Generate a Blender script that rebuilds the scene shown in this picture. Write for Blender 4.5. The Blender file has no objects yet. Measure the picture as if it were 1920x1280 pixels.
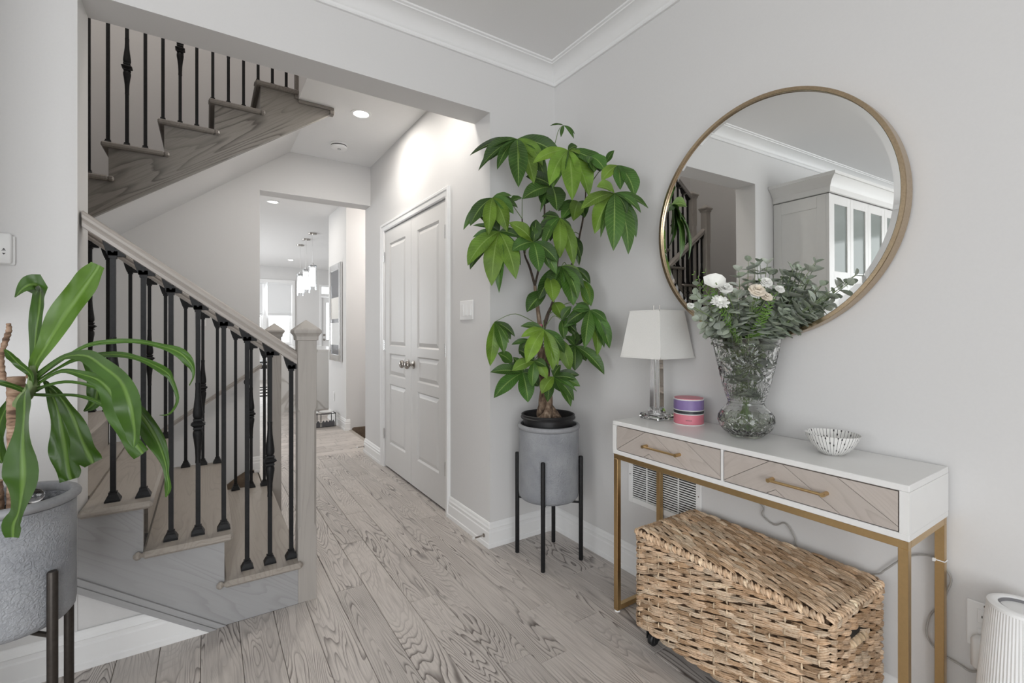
import bpy, bmesh, math, random
from mathutils import Vector, Matrix, noise
random.seed(11)
S = bpy.context.scene
COL = S.collection
PI = math.pi
V = Vector

# ---------------------------------------------------------------- camera, world, lights, exposure
cd = bpy.data.cameras.new('camera'); cam = bpy.data.objects.new('camera', cd); COL.objects.link(cam)
cam.location = (-1.754, -2.207, 1.19)
cam.rotation_euler = (PI/2, 0, -math.radians(33.23))
cd.sensor_width = 36; cd.lens = 36*873/1920; cd.shift_y = -21/1920; cd.clip_start = .02
S.camera = cam

W = bpy.data.worlds.new('daylight'); S.world = W; W.use_nodes = True
bg = W.node_tree.nodes['Background']; bg.inputs[0].default_value = (.93, .97, 1, 1); bg.inputs[1].default_value = 2.2

def area(name, loc, rot, sx, sy, power, col=(1, 1, 1), shape='RECTANGLE'):
    d = bpy.data.lights.new(name, 'AREA'); d.shape = shape; d.size = sx; d.size_y = sy; d.energy = power; d.color = col
    o = bpy.data.objects.new(name, d); COL.objects.link(o); o.location = loc; o.rotation_euler = rot
    return o
# behind the camera: unseen south light added as fill, west window inferred from shadows
area('south_window_daylight', (-3.3, -5.05, 1.3), (PI/2, 0, 0), 2.8, 2.1, 86, (.96, .98, 1))
area('west_window_daylight', (-6.75, -2.6, 1.5), (PI/2, 0, -PI/2), 2.6, 2.0, 24, (.97, .985, 1))
# kitchen daylight from its far window and through an unseen side opening
area('kitchen_window_daylight', (-.3, 10.75, 1.6), (PI/2, 0, PI), 1.6, 1.6, 85, (.95, .98, 1))
area('kitchen_side_daylight', (-4.6, 7.5, 1.5), (PI/2, 0, -PI/2), 2.5, 1.8, 140, (.95, .98, 1))
# unseen point lights added to brighten the room, the upper stairwell and side passage
def globe(name, loc, power, r=.15, col=(1, .97, .93)):  # bare point light, no globe body is built
    d = bpy.data.lights.new(name, 'POINT'); d.energy = power; d.shadow_soft_size = r; d.color = col
    o = bpy.data.objects.new(name, d); COL.objects.link(o); o.location = loc; return o
globe('living_room_lamp', (-4.4, -3.4, 2.0), 14, .2)
globe('stairwell_lamp', (-2.2, .8, 4.4), 26, .2, (1, .93, .87))
globe('passage_lamp', (.5, 2.95, 2.3), 26, .1, (1, .94, .88))

S.view_settings.view_transform = 'Standard'; S.view_settings.look = 'None'
S.view_settings.exposure = 0.0; S.view_settings.gamma = 1; S.view_settings.use_curve_mapping = False

# ---------------------------------------------------------------- materials
MATS = {}
def newmat(name):
    m = bpy.data.materials.new(name); m.use_nodes = True
    t = m.node_tree; b = t.nodes['Principled BSDF']; MATS[name] = m
    return m, t, b
def nd(t, kind, **kw):
    n = t.nodes.new(kind)
    for k, v in kw.items():
        if k.startswith('i_'):
            key = k[2:]
            n.inputs[int(key) if key.isdigit() else key].default_value = v
        else: setattr(n, k, v)
    return n
def ramp(t, fac, stops):
    r = t.nodes.new('ShaderNodeValToRGB'); e = r.color_ramp.elements
    while len(e) < len(stops): e.new(.5)
    for s, (p, c) in zip(e, stops): s.position = p; s.color = (*c, 1) if len(c) == 3 else c
    t.links.new(fac, r.inputs[0]); return r.outputs[0]
def bump(t, b, h, strength=.2, dist=.002):
    n = nd(t, 'ShaderNodeBump'); n.inputs['Strength'].default_value = strength; n.inputs['Distance'].default_value = dist
    t.links.new(h, n.inputs['Height']); t.links.new(n.outputs[0], b.inputs['Normal'])
def mix(t, fac, a, c, mode='MIX'):
    n = nd(t, 'ShaderNodeMix', data_type='RGBA', blend_type=mode)
    for sock, val in ((n.inputs['Factor'], fac), (n.inputs['A'], a), (n.inputs['B'], c)):
        if hasattr(val, 'is_output'): t.links.new(val, sock)
        elif isinstance(val, (int, float)): sock.default_value = val
        else: sock.default_value = (*val, 1)
    return n.outputs['Result']
def plain(name, col, rough=.5, metal=0, nscale=60, nstr=.05, var=.04, spec=.5, ndist=.002):
    m, t, b = newmat(name)
    tc = nd(t, 'ShaderNodeTexCoord'); n = nd(t, 'ShaderNodeTexNoise', i_Scale=nscale, i_Detail=3.0)
    t.links.new(tc.outputs['Object'], n.inputs['Vector'])
    c1 = tuple(max(0, c*(1-var)) for c in col); c2 = tuple(min(1, c*(1+var)) for c in col)
    t.links.new(ramp(t, n.outputs['Fac'], [(.3, c1), (.7, c2)]), b.inputs['Base Color'])
    b.inputs['Roughness'].default_value = rough; b.inputs['Metallic'].default_value = metal
    b.inputs['Specular IOR Level'].default_value = spec
    if nstr: bump(t, b, n.outputs['Fac'], nstr, ndist)
    return m
def math_(t, op, a, b=None, c=None):
    n = nd(t, 'ShaderNodeMath', operation=op)
    for i, v in enumerate((a, b, c)):
        if v is None: continue
        if hasattr(v, 'is_output'): t.links.new(v, n.inputs[i])
        else: n.inputs[i].default_value = v
    return n.outputs[0]
def oak(name, light, dark, axis='x', lines=22., scale=5.5, amt=.8, rough=.42, tone=.1, stretch=.13, bstr=.12, rot=None):
    """oak: contour lines of a noise field stretched along the grain, with pores and a tone per board"""
    m, t, b = newmat(name)
    tc = nd(t, 'ShaderNodeTexCoord'); oi = nd(t, 'ShaderNodeObjectInfo')
    off = nd(t, 'ShaderNodeCombineXYZ')
    for i, k in enumerate((37., 91., 53.)): t.links.new(math_(t, 'MULTIPLY', oi.outputs['Random'], k), off.inputs[i])
    mp0 = nd(t, 'ShaderNodeMapping')
    if rot: mp0.inputs['Rotation'].default_value = rot
    t.links.new(tc.outputs['Object'], mp0.inputs[0])
    add = nd(t, 'ShaderNodeVectorMath', operation='ADD')
    t.links.new(mp0.outputs[0], add.inputs[0]); t.links.new(off.outputs[0], add.inputs[1])
    sc = {'x': (stretch, 1, 1), 'y': (1, stretch, 1), 'z': (1, 1, stretch)}[axis]
    mp = nd(t, 'ShaderNodeMapping'); mp.inputs['Scale'].default_value = sc
    t.links.new(add.outputs[0], mp.inputs[0])
    n1 = nd(t, 'ShaderNodeTexNoise', i_Scale=scale, i_Detail=2.5, i_Roughness=.45, i_Distortion=.35); t.links.new(mp.outputs[0], n1.inputs[0])
    n3 = nd(t, 'ShaderNodeTexNoise', i_Scale=scale*9, i_Detail=2.0); t.links.new(mp.outputs[0], n3.inputs[0])
    ph = math_(t, 'ADD', math_(t, 'MULTIPLY', n1.outputs[0], lines), math_(t, 'MULTIPLY', n3.outputs[0], .55))
    fr = math_(t, 'FRACT', ph)
    line = ramp(t, fr, [(0, (0, 0, 0)), (.52, (.03, .03, .03)), (.78, (.6, .6, .6)), (.92, (1, 1, 1)), (1, (0, 0, 0))])
    sc2 = tuple(1 if v == 1 else .03 for v in sc)
    mp2 = nd(t, 'ShaderNodeMapping'); mp2.inputs['Scale'].default_value = sc2; t.links.new(add.outputs[0], mp2.inputs[0])
    n2 = nd(t, 'ShaderNodeTexNoise', i_Scale=190., i_Detail=2.0); t.links.new(mp2.outputs[0], n2.inputs[0])
    n4 = nd(t, 'ShaderNodeTexNoise', i_Scale=2.2, i_Detail=2.0); t.links.new(add.outputs[0], n4.inputs[0])
    streng = math_(t, 'MULTIPLY', ramp(t, n4.outputs[0], [(.40, (.18, .18, .18)), (.60, (1, 1, 1))]), amt)
    f = math_(t, 'MULTIPLY', line, streng)
    pore = ramp(t, n2.outputs[0], [(.35, (1, 1, 1)), (.52, (0, 0, 0))])
    f2 = math_(t, 'MAXIMUM', f, math_(t, 'MULTIPLY', pore, .28*amt))
    col = mix(t, f2, light, dark)
    tn = math_(t, 'ADD', math_(t, 'MULTIPLY', oi.outputs['Random'], 2*tone), 1-tone)
    cm = nd(t, 'ShaderNodeVectorMath', operation='SCALE'); t.links.new(col, cm.inputs[0]); t.links.new(tn, cm.inputs['Scale'])
    t.links.new(cm.outputs[0], b.inputs['Base Color'])
    b.inputs['Roughness'].default_value = rough
    bump(t, b, math_(t, 'SUBTRACT', 1, f2), bstr, .0015)
    return m

plain('wall_paint', (.69, .683, .678), .62, nscale=140, nstr=.03, var=.008)
plain('ceiling_paint', (.85, .847, .845), .8, nscale=200, nstr=.05, var=.01)
plain('trim_paint', (.84, .84, .838), .33, nscale=30, nstr=.01, var=.006)
plain('door_paint', (.67, .662, .652), .35, nscale=30, nstr=.01, var=.006)
plain('white_lacquer', (.80, .795, .78), .3, nscale=20, nstr=.0, var=.008)
plain('white_plastic', (.86, .86, .855), .35, nscale=20, nstr=0, var=.005)
plain('black_iron', (.010, .010, .011), .5, 0, nscale=80, nstr=.1, var=.3, spec=.3)
plain('black_plastic', (.012, .012, .013), .45, nscale=50, nstr=.03, var=.2)
plain('dark_gap', (.02, .018, .016), .8, nstr=0)
plain('brass', (.60, .42, .21), .3, 1, nscale=120, nstr=.02, var=.03)
plain('mirror_brass', (.47, .365, .245), .24, 1, nscale=160, nstr=.03, var=.1)
plain('nickel', (.42, .39, .36), .25, 1, nscale=60, nstr=0, var=.06)
plain('chrome', (.8, .8, .8), .12, 1, nscale=60, nstr=0, var=.02)
plain('bronze_metal', (.045, .038, .033), .42, .6, nscale=80, nstr=.05, var=.15)
plain('planter_rim', (.30, .305, .32), .6, nscale=90, nstr=.15, var=.08)
plain('cup_grey', (.20, .195, .205), .5, nstr=0)
plain('soil', (.022, .016, .012), .95, nscale=160, nstr=1, var=.6, ndist=.01)
plain('marble', (.80, .79, .77), .2, nscale=3, nstr=0, var=.05)
plain('ceramic', (.78, .78, .77), .35, nscale=40, nstr=0, var=.01)
plain('linen', (.80, .79, .76), .9, nscale=500, nstr=.2, var=.04)
plain('blind_fabric', (.80, .81, .82), .9, nscale=300, nstr=.15, var=.03)
plain('dark_leather', (.03, .03, .035), .4, nscale=60, nstr=.1, var=.2)
plain('cord_grey', (.36, .35, .33), .3, nscale=80, nstr=0, var=.1)
plain('petal_white', (.82, .82, .78), .6, nscale=60, nstr=.05, var=.05)
plain('petal_peach', (.82, .74, .62), .6, nscale=60, nstr=.05, var=.08)
plain('stem_green', (.16, .22, .09), .6, nscale=60, nstr=.05, var=.2)
plain('fern_green', (.13, .25, .045), .55, nscale=60, nstr=.05, var=.35)
plain('bark_dark', (.06, .042, .03), .8, nscale=70, nstr=.6, var=.5)
plain('tin_purple', (.235, .165, .37), .4, nscale=25, nstr=0, var=.1)
plain('tin_pink', (.66, .20, .255), .4, nscale=25, nstr=0, var=.06)
plain('tin_black', (.03, .035, .04), .4, nstr=0)
plain('print_dark', (.05, .05, .05), .6, nstr=0)
plain('green_print', (.05, .3, .12), .6, nstr=0)
plain('art_dark', (.10, .10, .11), .3, nstr=0)
plain('brown_wood', (.16, .115, .08), .5, nscale=30, nstr=.05, var=.2)
oak('floor_oak', (.58, .535, .50), (.105, .085, .076), 'x', lines=46, scale=5.0, amt=1.0, tone=.07, rough=.4, stretch=.15)
TL, TD = (.375, .338, .298), (.24, .205, .175)
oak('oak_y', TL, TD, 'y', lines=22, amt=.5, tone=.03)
GL, GD = (.335, .322, .312), (.20, .185, .172)
oak('oak_x', GL, GD, 'x', lines=20, amt=.5, tone=.03)
oak('oak_slope_up_shaded', (.25, .232, .21), (.085, .075, .066), 'x', lines=26, scale=4.2, amt=.95, tone=.02, rot=(0, math.radians(36), 0))  # upper stringer: same stain as the lower one, shade put into the colour
oak('oak_dark_y', (.22, .20, .18), (.12, .105, .09), 'y', lines=22, amt=.6, tone=.03)  # upper treads and risers: the lower flight's oak darkened to carry shade
oak('oak_slope_down', (.365, .364, .368), (.27, .265, .265), 'x', lines=26, amt=.5, tone=.02, rot=(0, -math.radians(36), 0))
oak('oak_z', (.40, .373, .345), (.28, .255, .23), 'z', lines=16, amt=.5, tone=.02)
oak('oak_rail', (.42, .385, .355), (.33, .295, .265), 'x', lines=16, amt=.5, tone=.02, rot=(0, -math.radians(36), 0))
oak('drawer_oak', (.50, .445, .405), (.35, .30, .265), 'x', lines=22, scale=7, amt=.55, tone=.05)

def textured_planter():
    m, t, b = newmat('planter_stone')
    tc = nd(t, 'ShaderNodeTexCoord')
    n1 = nd(t, 'ShaderNodeTexNoise', i_Scale=9., i_Detail=4.0); n2 = nd(t, 'ShaderNodeTexNoise', i_Scale=110., i_Detail=4.0, i_Distortion=1.2)
    t.links.new(tc.outputs['Object'], n1.inputs[0]); t.links.new(tc.outputs['Object'], n2.inputs[0])
    t.links.new(ramp(t, n1.outputs[0], [(.3, (.25, .262, .285)), (.7, (.36, .372, .392))]), b.inputs['Base Color'])
    b.inputs['Roughness'].default_value = .6
    bump(t, b, n2.outputs[0], .9, .006)
textured_planter()

def leaf_mat(name, veins, tint_dark=.62, rough=.42, rib=(.26, .38, .10), ribw=.03, ribf=.7):
    """leaf: colour from the object, midrib and side veins from the blade's own UVs"""
    m, t, b = newmat(name)
    uv = nd(t, 'ShaderNodeUVMap'); sp = nd(t, 'ShaderNodeSeparateXYZ'); t.links.new(uv.outputs[0], sp.inputs[0])
    oi = nd(t, 'ShaderNodeObjectInfo')
    av = math_(t, 'ABSOLUTE', math_(t, 'SUBTRACT', sp.outputs[1], .5))
    tc = nd(t, 'ShaderNodeTexCoord'); n = nd(t, 'ShaderNodeTexNoise', i_Scale=14., i_Detail=3.0); t.links.new(tc.outputs['Object'], n.inputs[0])
    dk = nd(t, 'ShaderNodeMix', data_type='RGBA', blend_type='MULTIPLY'); dk.inputs['B'].default_value = (tint_dark, tint_dark*1.02, tint_dark*.9, 1)
    t.links.new(ramp(t, n.outputs[0], [(.35, (1, 1, 1)), (.65, (0, 0, 0))]), dk.inputs['Factor']); t.links.new(oi.outputs['Color'], dk.inputs['A'])
    base = dk.outputs['Result']
    mid = ramp(t, av, [(0, (1, 1, 1)), (.018 if veins else ribw, (.8, .8, .8)), (.05 if veins else ribw*2.2, (0, 0, 0))])
    col = mix(t, math_(t, 'MULTIPLY', mid, ribf), base, rib)
    h = math_(t, 'MULTIPLY', mid, -1.)
    if veins:
        s = math_(t, 'SINE', math_(t, 'MULTIPLY', math_(t, 'SUBTRACT', sp.outputs[0], math_(t, 'MULTIPLY', av, .28)), veins))
        vl = ramp(t, s, [(.0, (0, 0, 0)), (.80, (0, 0, 0)), (1, (1, 1, 1))])
        col = mix(t, math_(t, 'MULTIPLY', vl, .22), col, rib)
        h = math_(t, 'ADD', h, math_(t, 'MULTIPLY', vl, -.6))
    t.links.new(col, b.inputs['Base Color']); b.inputs['Roughness'].default_value = rough
    b.inputs['Specular IOR Level'].default_value = .35
    b.inputs['Subsurface Weight'].default_value = 0
    bump(t, b, h, .5, .0025)
    return m
leaf_mat('money_leaf', 95.)
leaf_mat('dracaena_leaf', 0, .72, .36, rib=(.17, .29, .06), ribw=.05, ribf=.55)
leaf_mat('euca_leaf', 0, .8, .6, rib=(.40, .46, .40), ribf=.5)

def bark():
    m, t, b = newmat('cane_bark')
    tc = nd(t, 'ShaderNodeTexCoord'); mp = nd(t, 'ShaderNodeMapping'); mp.inputs['Scale'].default_value = (1, 1, 3.2)
    t.links.new(tc.outputs['Object'], mp.inputs[0])
    n = nd(t, 'ShaderNodeTexNoise', i_Scale=26., i_Detail=5.0, i_Distortion=.6); t.links.new(mp.outputs[0], n.inputs[0])
    t.links.new(ramp(t, n.outputs[0], [(.3, (.09, .05, .03)), (.5, (.30, .19, .125)), (.72, (.46, .33, .24))]), b.inputs['Base Color'])
    b.inputs['Roughness'].default_value = .8; bump(t, b, n.outputs[0], .8, .008)
    m, t, b = newmat('trunk_bark')
    tc = nd(t, 'ShaderNodeTexCoord'); mp = nd(t, 'ShaderNodeMapping'); mp.inputs['Scale'].default_value = (1, 1, .35)
    t.links.new(tc.outputs['Object'], mp.inputs[0])
    n = nd(t, 'ShaderNodeTexNoise', i_Scale=60., i_Detail=5.0); t.links.new(mp.outputs[0], n.inputs[0])
    t.links.new(ramp(t, n.outputs[0], [(.3, (.06, .04, .028)), (.52, (.2, .135, .09)), (.75, (.42, .33, .25))]), b.inputs['Base Color'])
    b.inputs['Roughness'].default_value = .85; bump(t, b, n.outputs[0], .8, .006)
bark()

def seagrass():
    m, t, b = newmat('seagrass')
    at = nd(t, 'ShaderNodeVertexColor', layer_name='tint'); tc = nd(t, 'ShaderNodeTexCoord')
    n = nd(t, 'ShaderNodeTexNoise', i_Scale=120., i_Detail=3.0); t.links.new(tc.outputs['Object'], n.inputs[0])
    col = mix(t, ramp(t, n.outputs[0], [(.35, (1, 1, 1)), (.6, (0, 0, 0))]), at.outputs[0], (.82, .76, .70), 'MULTIPLY')
    t.links.new(col, b.inputs['Base Color']); b.inputs['Roughness'].default_value = .7
    bump(t, b, n.outputs[0], .5, .003)
seagrass()
plain('basket_core', (.10, .06, .035), .9, nscale=90, nstr=.3, var=.3)

def glass(name, col=(1, 1, 1), ior=1.5, rough=0):
    m, t, b = newmat(name)
    b.inputs['Base Color'].default_value = (*col, 1); b.inputs['Transmission Weight'].default_value = 1
    b.inputs['Roughness'].default_value = rough; b.inputs['IOR'].default_value = ior
    return m
glass('crystal', (.97, .98, .97), 1.5)
glass('lamp_crystal', (.99, .99, .99), 1.42)
glass('pendant_glass', (.98, .99, 1), 1.45)
def pane(name, tint=(1, 1, 1), gloss=.08):
    m, t, b = newmat(name); t.nodes.remove(b)
    tr = nd(t, 'ShaderNodeBsdfTransparent'); tr.inputs[0].default_value = (*tint, 1)
    gl = nd(t, 'ShaderNodeBsdfGlossy'); gl.inputs['Roughness'].default_value = .02
    fz = nd(t, 'ShaderNodeFresnel'); mx = nd(t, 'ShaderNodeMixShader')
    t.links.new(math_(t, 'ADD', math_(t, 'MULTIPLY', fz.outputs[0], .7), gloss*.2), mx.inputs[0])
    t.links.new(tr.outputs[0], mx.inputs[1]); t.links.new(gl.outputs[0], mx.inputs[2])
    t.links.new(mx.outputs[0], t.nodes['Material Output'].inputs[0])
pane('window_glass'); pane('cabinet_glass', (.75, .8, .78), .6)
def seeded(m):      # pale diffuse mixed in so the closed cabinet's panes look lit from inside
    t = m.node_tree; out = t.nodes['Material Output']; src = out.inputs[0].links[0].from_socket
    df = nd(t, 'ShaderNodeBsdfDiffuse'); df.inputs[0].default_value = (.42, .46, .44, 1); mx = nd(t, 'ShaderNodeMixShader'); mx.inputs[0].default_value = .5
    t.links.new(src, mx.inputs[1]); t.links.new(df.outputs[0], mx.inputs[2]); t.links.new(mx.outputs[0], out.inputs[0])
seeded(MATS['cabinet_glass'])
pane('water_clear', (.90, .93, .86), .2)
m, t, b = newmat('mirror_glass'); b.inputs['Metallic'].default_value = 1; b.inputs['Roughness'].default_value = .0; b.inputs['Base Color'].default_value = (.86, .87, .86, 1)
def emit(name, col, s):
    m, t, b = newmat(name); b.inputs['Base Color'].default_value = (*col, 1); b.inputs['Emission Color'].default_value = (*col, 1); b.inputs['Emission Strength'].default_value = s
emit('lamp_disc', (1, .96, .9), 12); emit('pendant_glow', (1, .98, .95), 3.0); emit('led_green', (.2, .9, .45), .8)

def bowl_mat():
    m, t, b = newmat('bowl_print')
    tc = nd(t, 'ShaderNodeTexCoord'); sp = nd(t, 'ShaderNodeSeparateXYZ'); t.links.new(tc.outputs['Object'], sp.inputs[0])
    ang = math_(t, 'ARCTAN2', sp.outputs[1], sp.outputs[0])
    n = nd(t, 'ShaderNodeTexNoise', i_Scale=18., i_Detail=1.0); t.links.new(tc.outputs['Object'], n.inputs[0])
    a2 = math_(t, 'ADD', math_(t, 'MULTIPLY', ang, 44/(2*PI)), math_(t, 'MULTIPLY', n.outputs[0], .7))
    f = math_(t, 'ABSOLUTE', math_(t, 'SUBTRACT', math_(t, 'FRACT', a2), .5))
    idx = math_(t, 'FLOOR', a2)
    wob = math_(t, 'FRACT', math_(t, 'MULTIPLY', math_(t, 'SINE', math_(t, 'MULTIPLY', idx, 12.9)), 43.7))
    bead = math_(t, 'FRACT', math_(t, 'ADD', math_(t, 'MULTIPLY', sp.outputs[2], 24.), wob))
    isb = math_(t, 'LESS_THAN', math_(t, 'ABSOLUTE', math_(t, 'SUBTRACT', bead, .5)), .07)
    wd = math_(t, 'ADD', math_(t, 'MULTIPLY', isb, .13), .062)
    lin = math_(t, 'LESS_THAN', f, wd)
    t.links.new(mix(t, lin, (.80, .79, .77), (.03, .03, .03)), b.inputs['Base Color']); b.inputs['Roughness'].default_value = .3
bowl_mat()

def marble_veins():
    m = MATS['marble']; t = m.node_tree; b = t.nodes['Principled BSDF']
    tc = nd(t, 'ShaderNodeTexCoord'); n = nd(t, 'ShaderNodeTexNoise', i_Scale=1.3, i_Detail=3.0, i_Distortion=1.0); t.links.new(tc.outputs['Object'], n.inputs[0])
    c = ramp(t, n.outputs[0], [(.47, (.8, .79, .77)), (.495, (.55, .53, .5)), (.52, (.8, .79, .77))])
    t.links.new(c, b.inputs['Base Color'])
marble_veins()

# ---------------------------------------------------------------- mesh helpers
ORG = {}
class MB:
    def __init__(s): s.v = []; s.f = []; s.mi = []
    def add(s, vs, fs):
        k = len(s.v); s.v += [tuple(p) for p in vs]; s.f += [tuple(i+k for i in f) for f in fs]; return s
    def box(s, x0, x1, y0, y1, z0, z1, bev=0):
        if bev <= 0:
            vs = [(x, y, z) for z in (z0, z1) for y in (y0, y1) for x in (x0, x1)]
            return s.add(vs, [(0, 2, 3, 1), (4, 5, 7, 6), (0, 1, 5, 4), (2, 6, 7, 3), (0, 4, 6, 2), (1, 3, 7, 5)])
        c = V(((x0+x1)/2, (y0+y1)/2, (z0+z1)/2)); h = ((x1-x0)/2, (y1-y0)/2, (z1-z0)/2); b = min(bev, *[q*.98 for q in h])
        vs = []; idx = {}
        for sx in (-1, 1):
            for sy in (-1, 1):
                for sz in (-1, 1):
                    for a in range(3):
                        d = [h[0]-b, h[1]-b, h[2]-b]; d[a] = h[a]
                        idx[(sx, sy, sz, a)] = len(vs); vs.append((c.x+sx*d[0], c.y+sy*d[1], c.z+sz*d[2]))
        fs = []
        sg = (-1, 1)
        for a in range(3):
            o = [i for i in range(3) if i != a]
            for q in sg:
                ring = []
                for u, w in ((-1, -1), (1, -1), (1, 1), (-1, 1)):
                    k = [0, 0, 0]; k[a] = q; k[o[0]] = u; k[o[1]] = w; ring.append(idx[(*k, a)])
                fs.append(ring)
            for u in sg:
                for w in sg:
                    k0 = [0, 0, 0]; k0[o[0]] = u; k0[o[1]] = w; k0[a] = -1; k1 = list(k0); k1[a] = 1
                    fs.append([idx[(*k0, o[0])], idx[(*k1, o[0])], idx[(*k1, o[1])], idx[(*k0, o[1])]])
        for sx in sg:
            for sy in sg:
                for sz in sg: fs.append([idx[(sx, sy, sz, a)] for a in range(3)])
        return s.add(vs, fs)
    def prism(s, poly, axis, a0, a1):
        n = len(poly)
        def P(u, w, a): return {'x': (a, u, w), 'y': (u, a, w), 'z': (u, w, a)}[axis]
        vs = [P(u, w, a0) for u, w in poly]+[P(u, w, a1) for u, w in poly]
        fs = [tuple(range(n))[::-1], tuple(range(n, 2*n))]+[(i, (i+1) % n, n+(i+1) % n, n+i) for i in range(n)]
        return s.add(vs, fs)
    def lathe(s, prof, c=(0, 0, 0), seg=24, axis='z', closed=False, rot=0):
        vs = []; fs = []; n = len(prof)
        for r, z in prof:
            for k in range(seg):
                a = 2*PI*k/seg+rot; p = (r*math.cos(a), r*math.sin(a), z)
                if axis == 'x': p = (p[2], p[0], p[1])
                elif axis == 'y': p = (p[0], p[2], p[1])
                vs.append((c[0]+p[0], c[1]+p[1], c[2]+p[2]))
        for i in range(n-1+(1 if closed else 0)):
            for k in range(seg):
                j = (i+1) % n; k2 = (k+1) % seg
                fs.append((i*seg+k, i*seg+k2, j*seg+k2, j*seg+k))
        if not closed:
            if prof[0][0] > 1e-6: fs.append(tuple(range(seg))[::-1])
            if prof[-1][0] > 1e-6: fs.append(tuple((n-1)*seg+k for k in range(seg)))
        return s.add(vs, fs)
    def tube(s, pts, rad, seg=8, cap=True, rot=0):
        pts = [V(p) for p in pts]
        if not isinstance(rad, (list, tuple)): rad = [rad]*len(pts)
        vs = []; fs = []; n = len(pts)
        T = [(pts[min(i+1, n-1)]-pts[max(i-1, 0)]).normalized() for i in range(n)]
        up = V((0, 0, 1)) if abs(T[0].z) < .9 else V((1, 0, 0))
        U = (up-T[0]*up.dot(T[0])).normalized()
        for i in range(n):
            U = (U-T[i]*U.dot(T[i])).normalized(); Wv = T[i].cross(U)
            for k in range(seg):
                a = 2*PI*k/seg+rot; vs.append(pts[i]+(U*math.cos(a)+Wv*math.sin(a))*rad[i])
        for i in range(n-1):
            for k in range(seg):
                k2 = (k+1) % seg; fs.append((i*seg+k, i*seg+k2, (i+1)*seg+k2, (i+1)*seg+k))
        if cap: fs += [tuple(range(seg))[::-1], tuple((n-1)*seg+k for k in range(seg))]
        return s.add(vs, fs)
    def loft(s, prof, path, cap=True):
        """prof: list of (u, w) in the frame of each path entry (origin, U, W)"""
        n = len(prof); vs = []; fs = []
        for o, U, Wv in path:
            for u, w in prof: vs.append(V(o)+V(U)*u+V(Wv)*w)
        for i in range(len(path)-1):
            for k in range(n):
                k2 = (k+1) % n; fs.append((i*n+k, i*n+k2, (i+1)*n+k2, (i+1)*n+k))
        if cap: fs += [tuple(range(n))[::-1], tuple((len(path)-1)*n+k for k in range(n))]
        return s.add(vs, fs)
    def mesh(s, name, mats, off=V((0, 0, 0)), smooth=False, ang=40, fix=True):
        me = bpy.data.meshes.new(name)
        me.from_pydata([(p[0]-off.x, p[1]-off.y, p[2]-off.z) for p in s.v], [], s.f)
        if fix:
            bm = bmesh.new(); bm.from_mesh(me); bmesh.ops.recalc_face_normals(bm, faces=bm.faces); bm.to_mesh(me); bm.free()
        for m in (mats if isinstance(mats, (list, tuple)) else [mats]): me.materials.append(MATS[m])
        if s.mi and len(s.mi) == len(me.polygons): me.polygons.foreach_set('material_index', s.mi)
        if smooth:
            me.polygons.foreach_set('use_smooth', [True]*len(me.polygons))
            try: me.set_sharp_from_angle(angle=math.radians(ang))
            except Exception: pass
        me.update(); return me
    def build(s, name, mats, parent=None, smooth=False, ang=40, origin=None, fix=True):
        if parent is not None: off = ORG[parent.name]
        elif origin is not None: off = V(origin)
        else:
            xs = [p[0] for p in s.v]; ys = [p[1] for p in s.v]; zs = [p[2] for p in s.v]
            off = V(((min(xs)+max(xs))/2, (min(ys)+max(ys))/2, min(zs)))
        me = s.mesh(name, mats, off, smooth, ang, fix)
        return link(name, me, parent, off)
def link(name, me, parent=None, off=V((0, 0, 0))):
    o = bpy.data.objects.new(name, me); COL.objects.link(o)
    if parent is not None: o.parent = parent
    else: o.location = off
    ORG[o.name] = V(off); return o
def tag(o, label, cat=None, group=None, kind=None):
    o['label'] = label
    if cat: o['category'] = cat
    if group: o['group'] = group
    if kind: o['kind'] = kind
    return o
def thing(name, label, cat, loc=(0, 0, 0), group=None, kind=None, rot=(0, 0, 0), local=False):
    o = bpy.data.objects.new(name, None); COL.objects.link(o); o.location = loc; o.rotation_euler = rot
    o.empty_display_size = .05
    ORG[o.name] = V((0, 0, 0)) if local else V(loc)
    return tag(o, label, cat, group, kind)
def structure(o, label):
    c = o.name.split('_')[0].split('.')[0]
    return tag(o, label, {'trim': 'moulding'}.get(c, c), kind='structure')
def smoothpts(P, n):
    """Catmull-Rom resampling of points (any dimension tuples)"""
    P = [tuple(p) for p in P]; out = []; m = len(P)
    for k in range(n+1):
        u = k/n*(m-1); i = min(int(u), m-2); f = u-i
        p0, p1, p2, p3 = P[max(i-1, 0)], P[i], P[i+1], P[min(i+2, m-1)]
        out.append(tuple(.5*((2*b)+(c-a)*f+(2*a-5*b+4*c-d)*f*f+(-a+3*b-3*c+d)*f**3) for a, b, c, d in zip(p0, p1, p2, p3)))
    return out
def clip(poly, a, b, c):
    """keep the part of a convex polygon where a*u+b*w+c >= 0"""
    out = []
    for i, p in enumerate(poly):
        q = poly[(i+1) % len(poly)]; dp = a*p[0]+b*p[1]+c; dq = a*q[0]+b*q[1]+c
        if dp >= 0: out.append(p)
        if dp*dq < 0:
            k = dp/(dp-dq); out.append((p[0]+(q[0]-p[0])*k, p[1]+(q[1]-p[1])*k))
    return out
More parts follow.
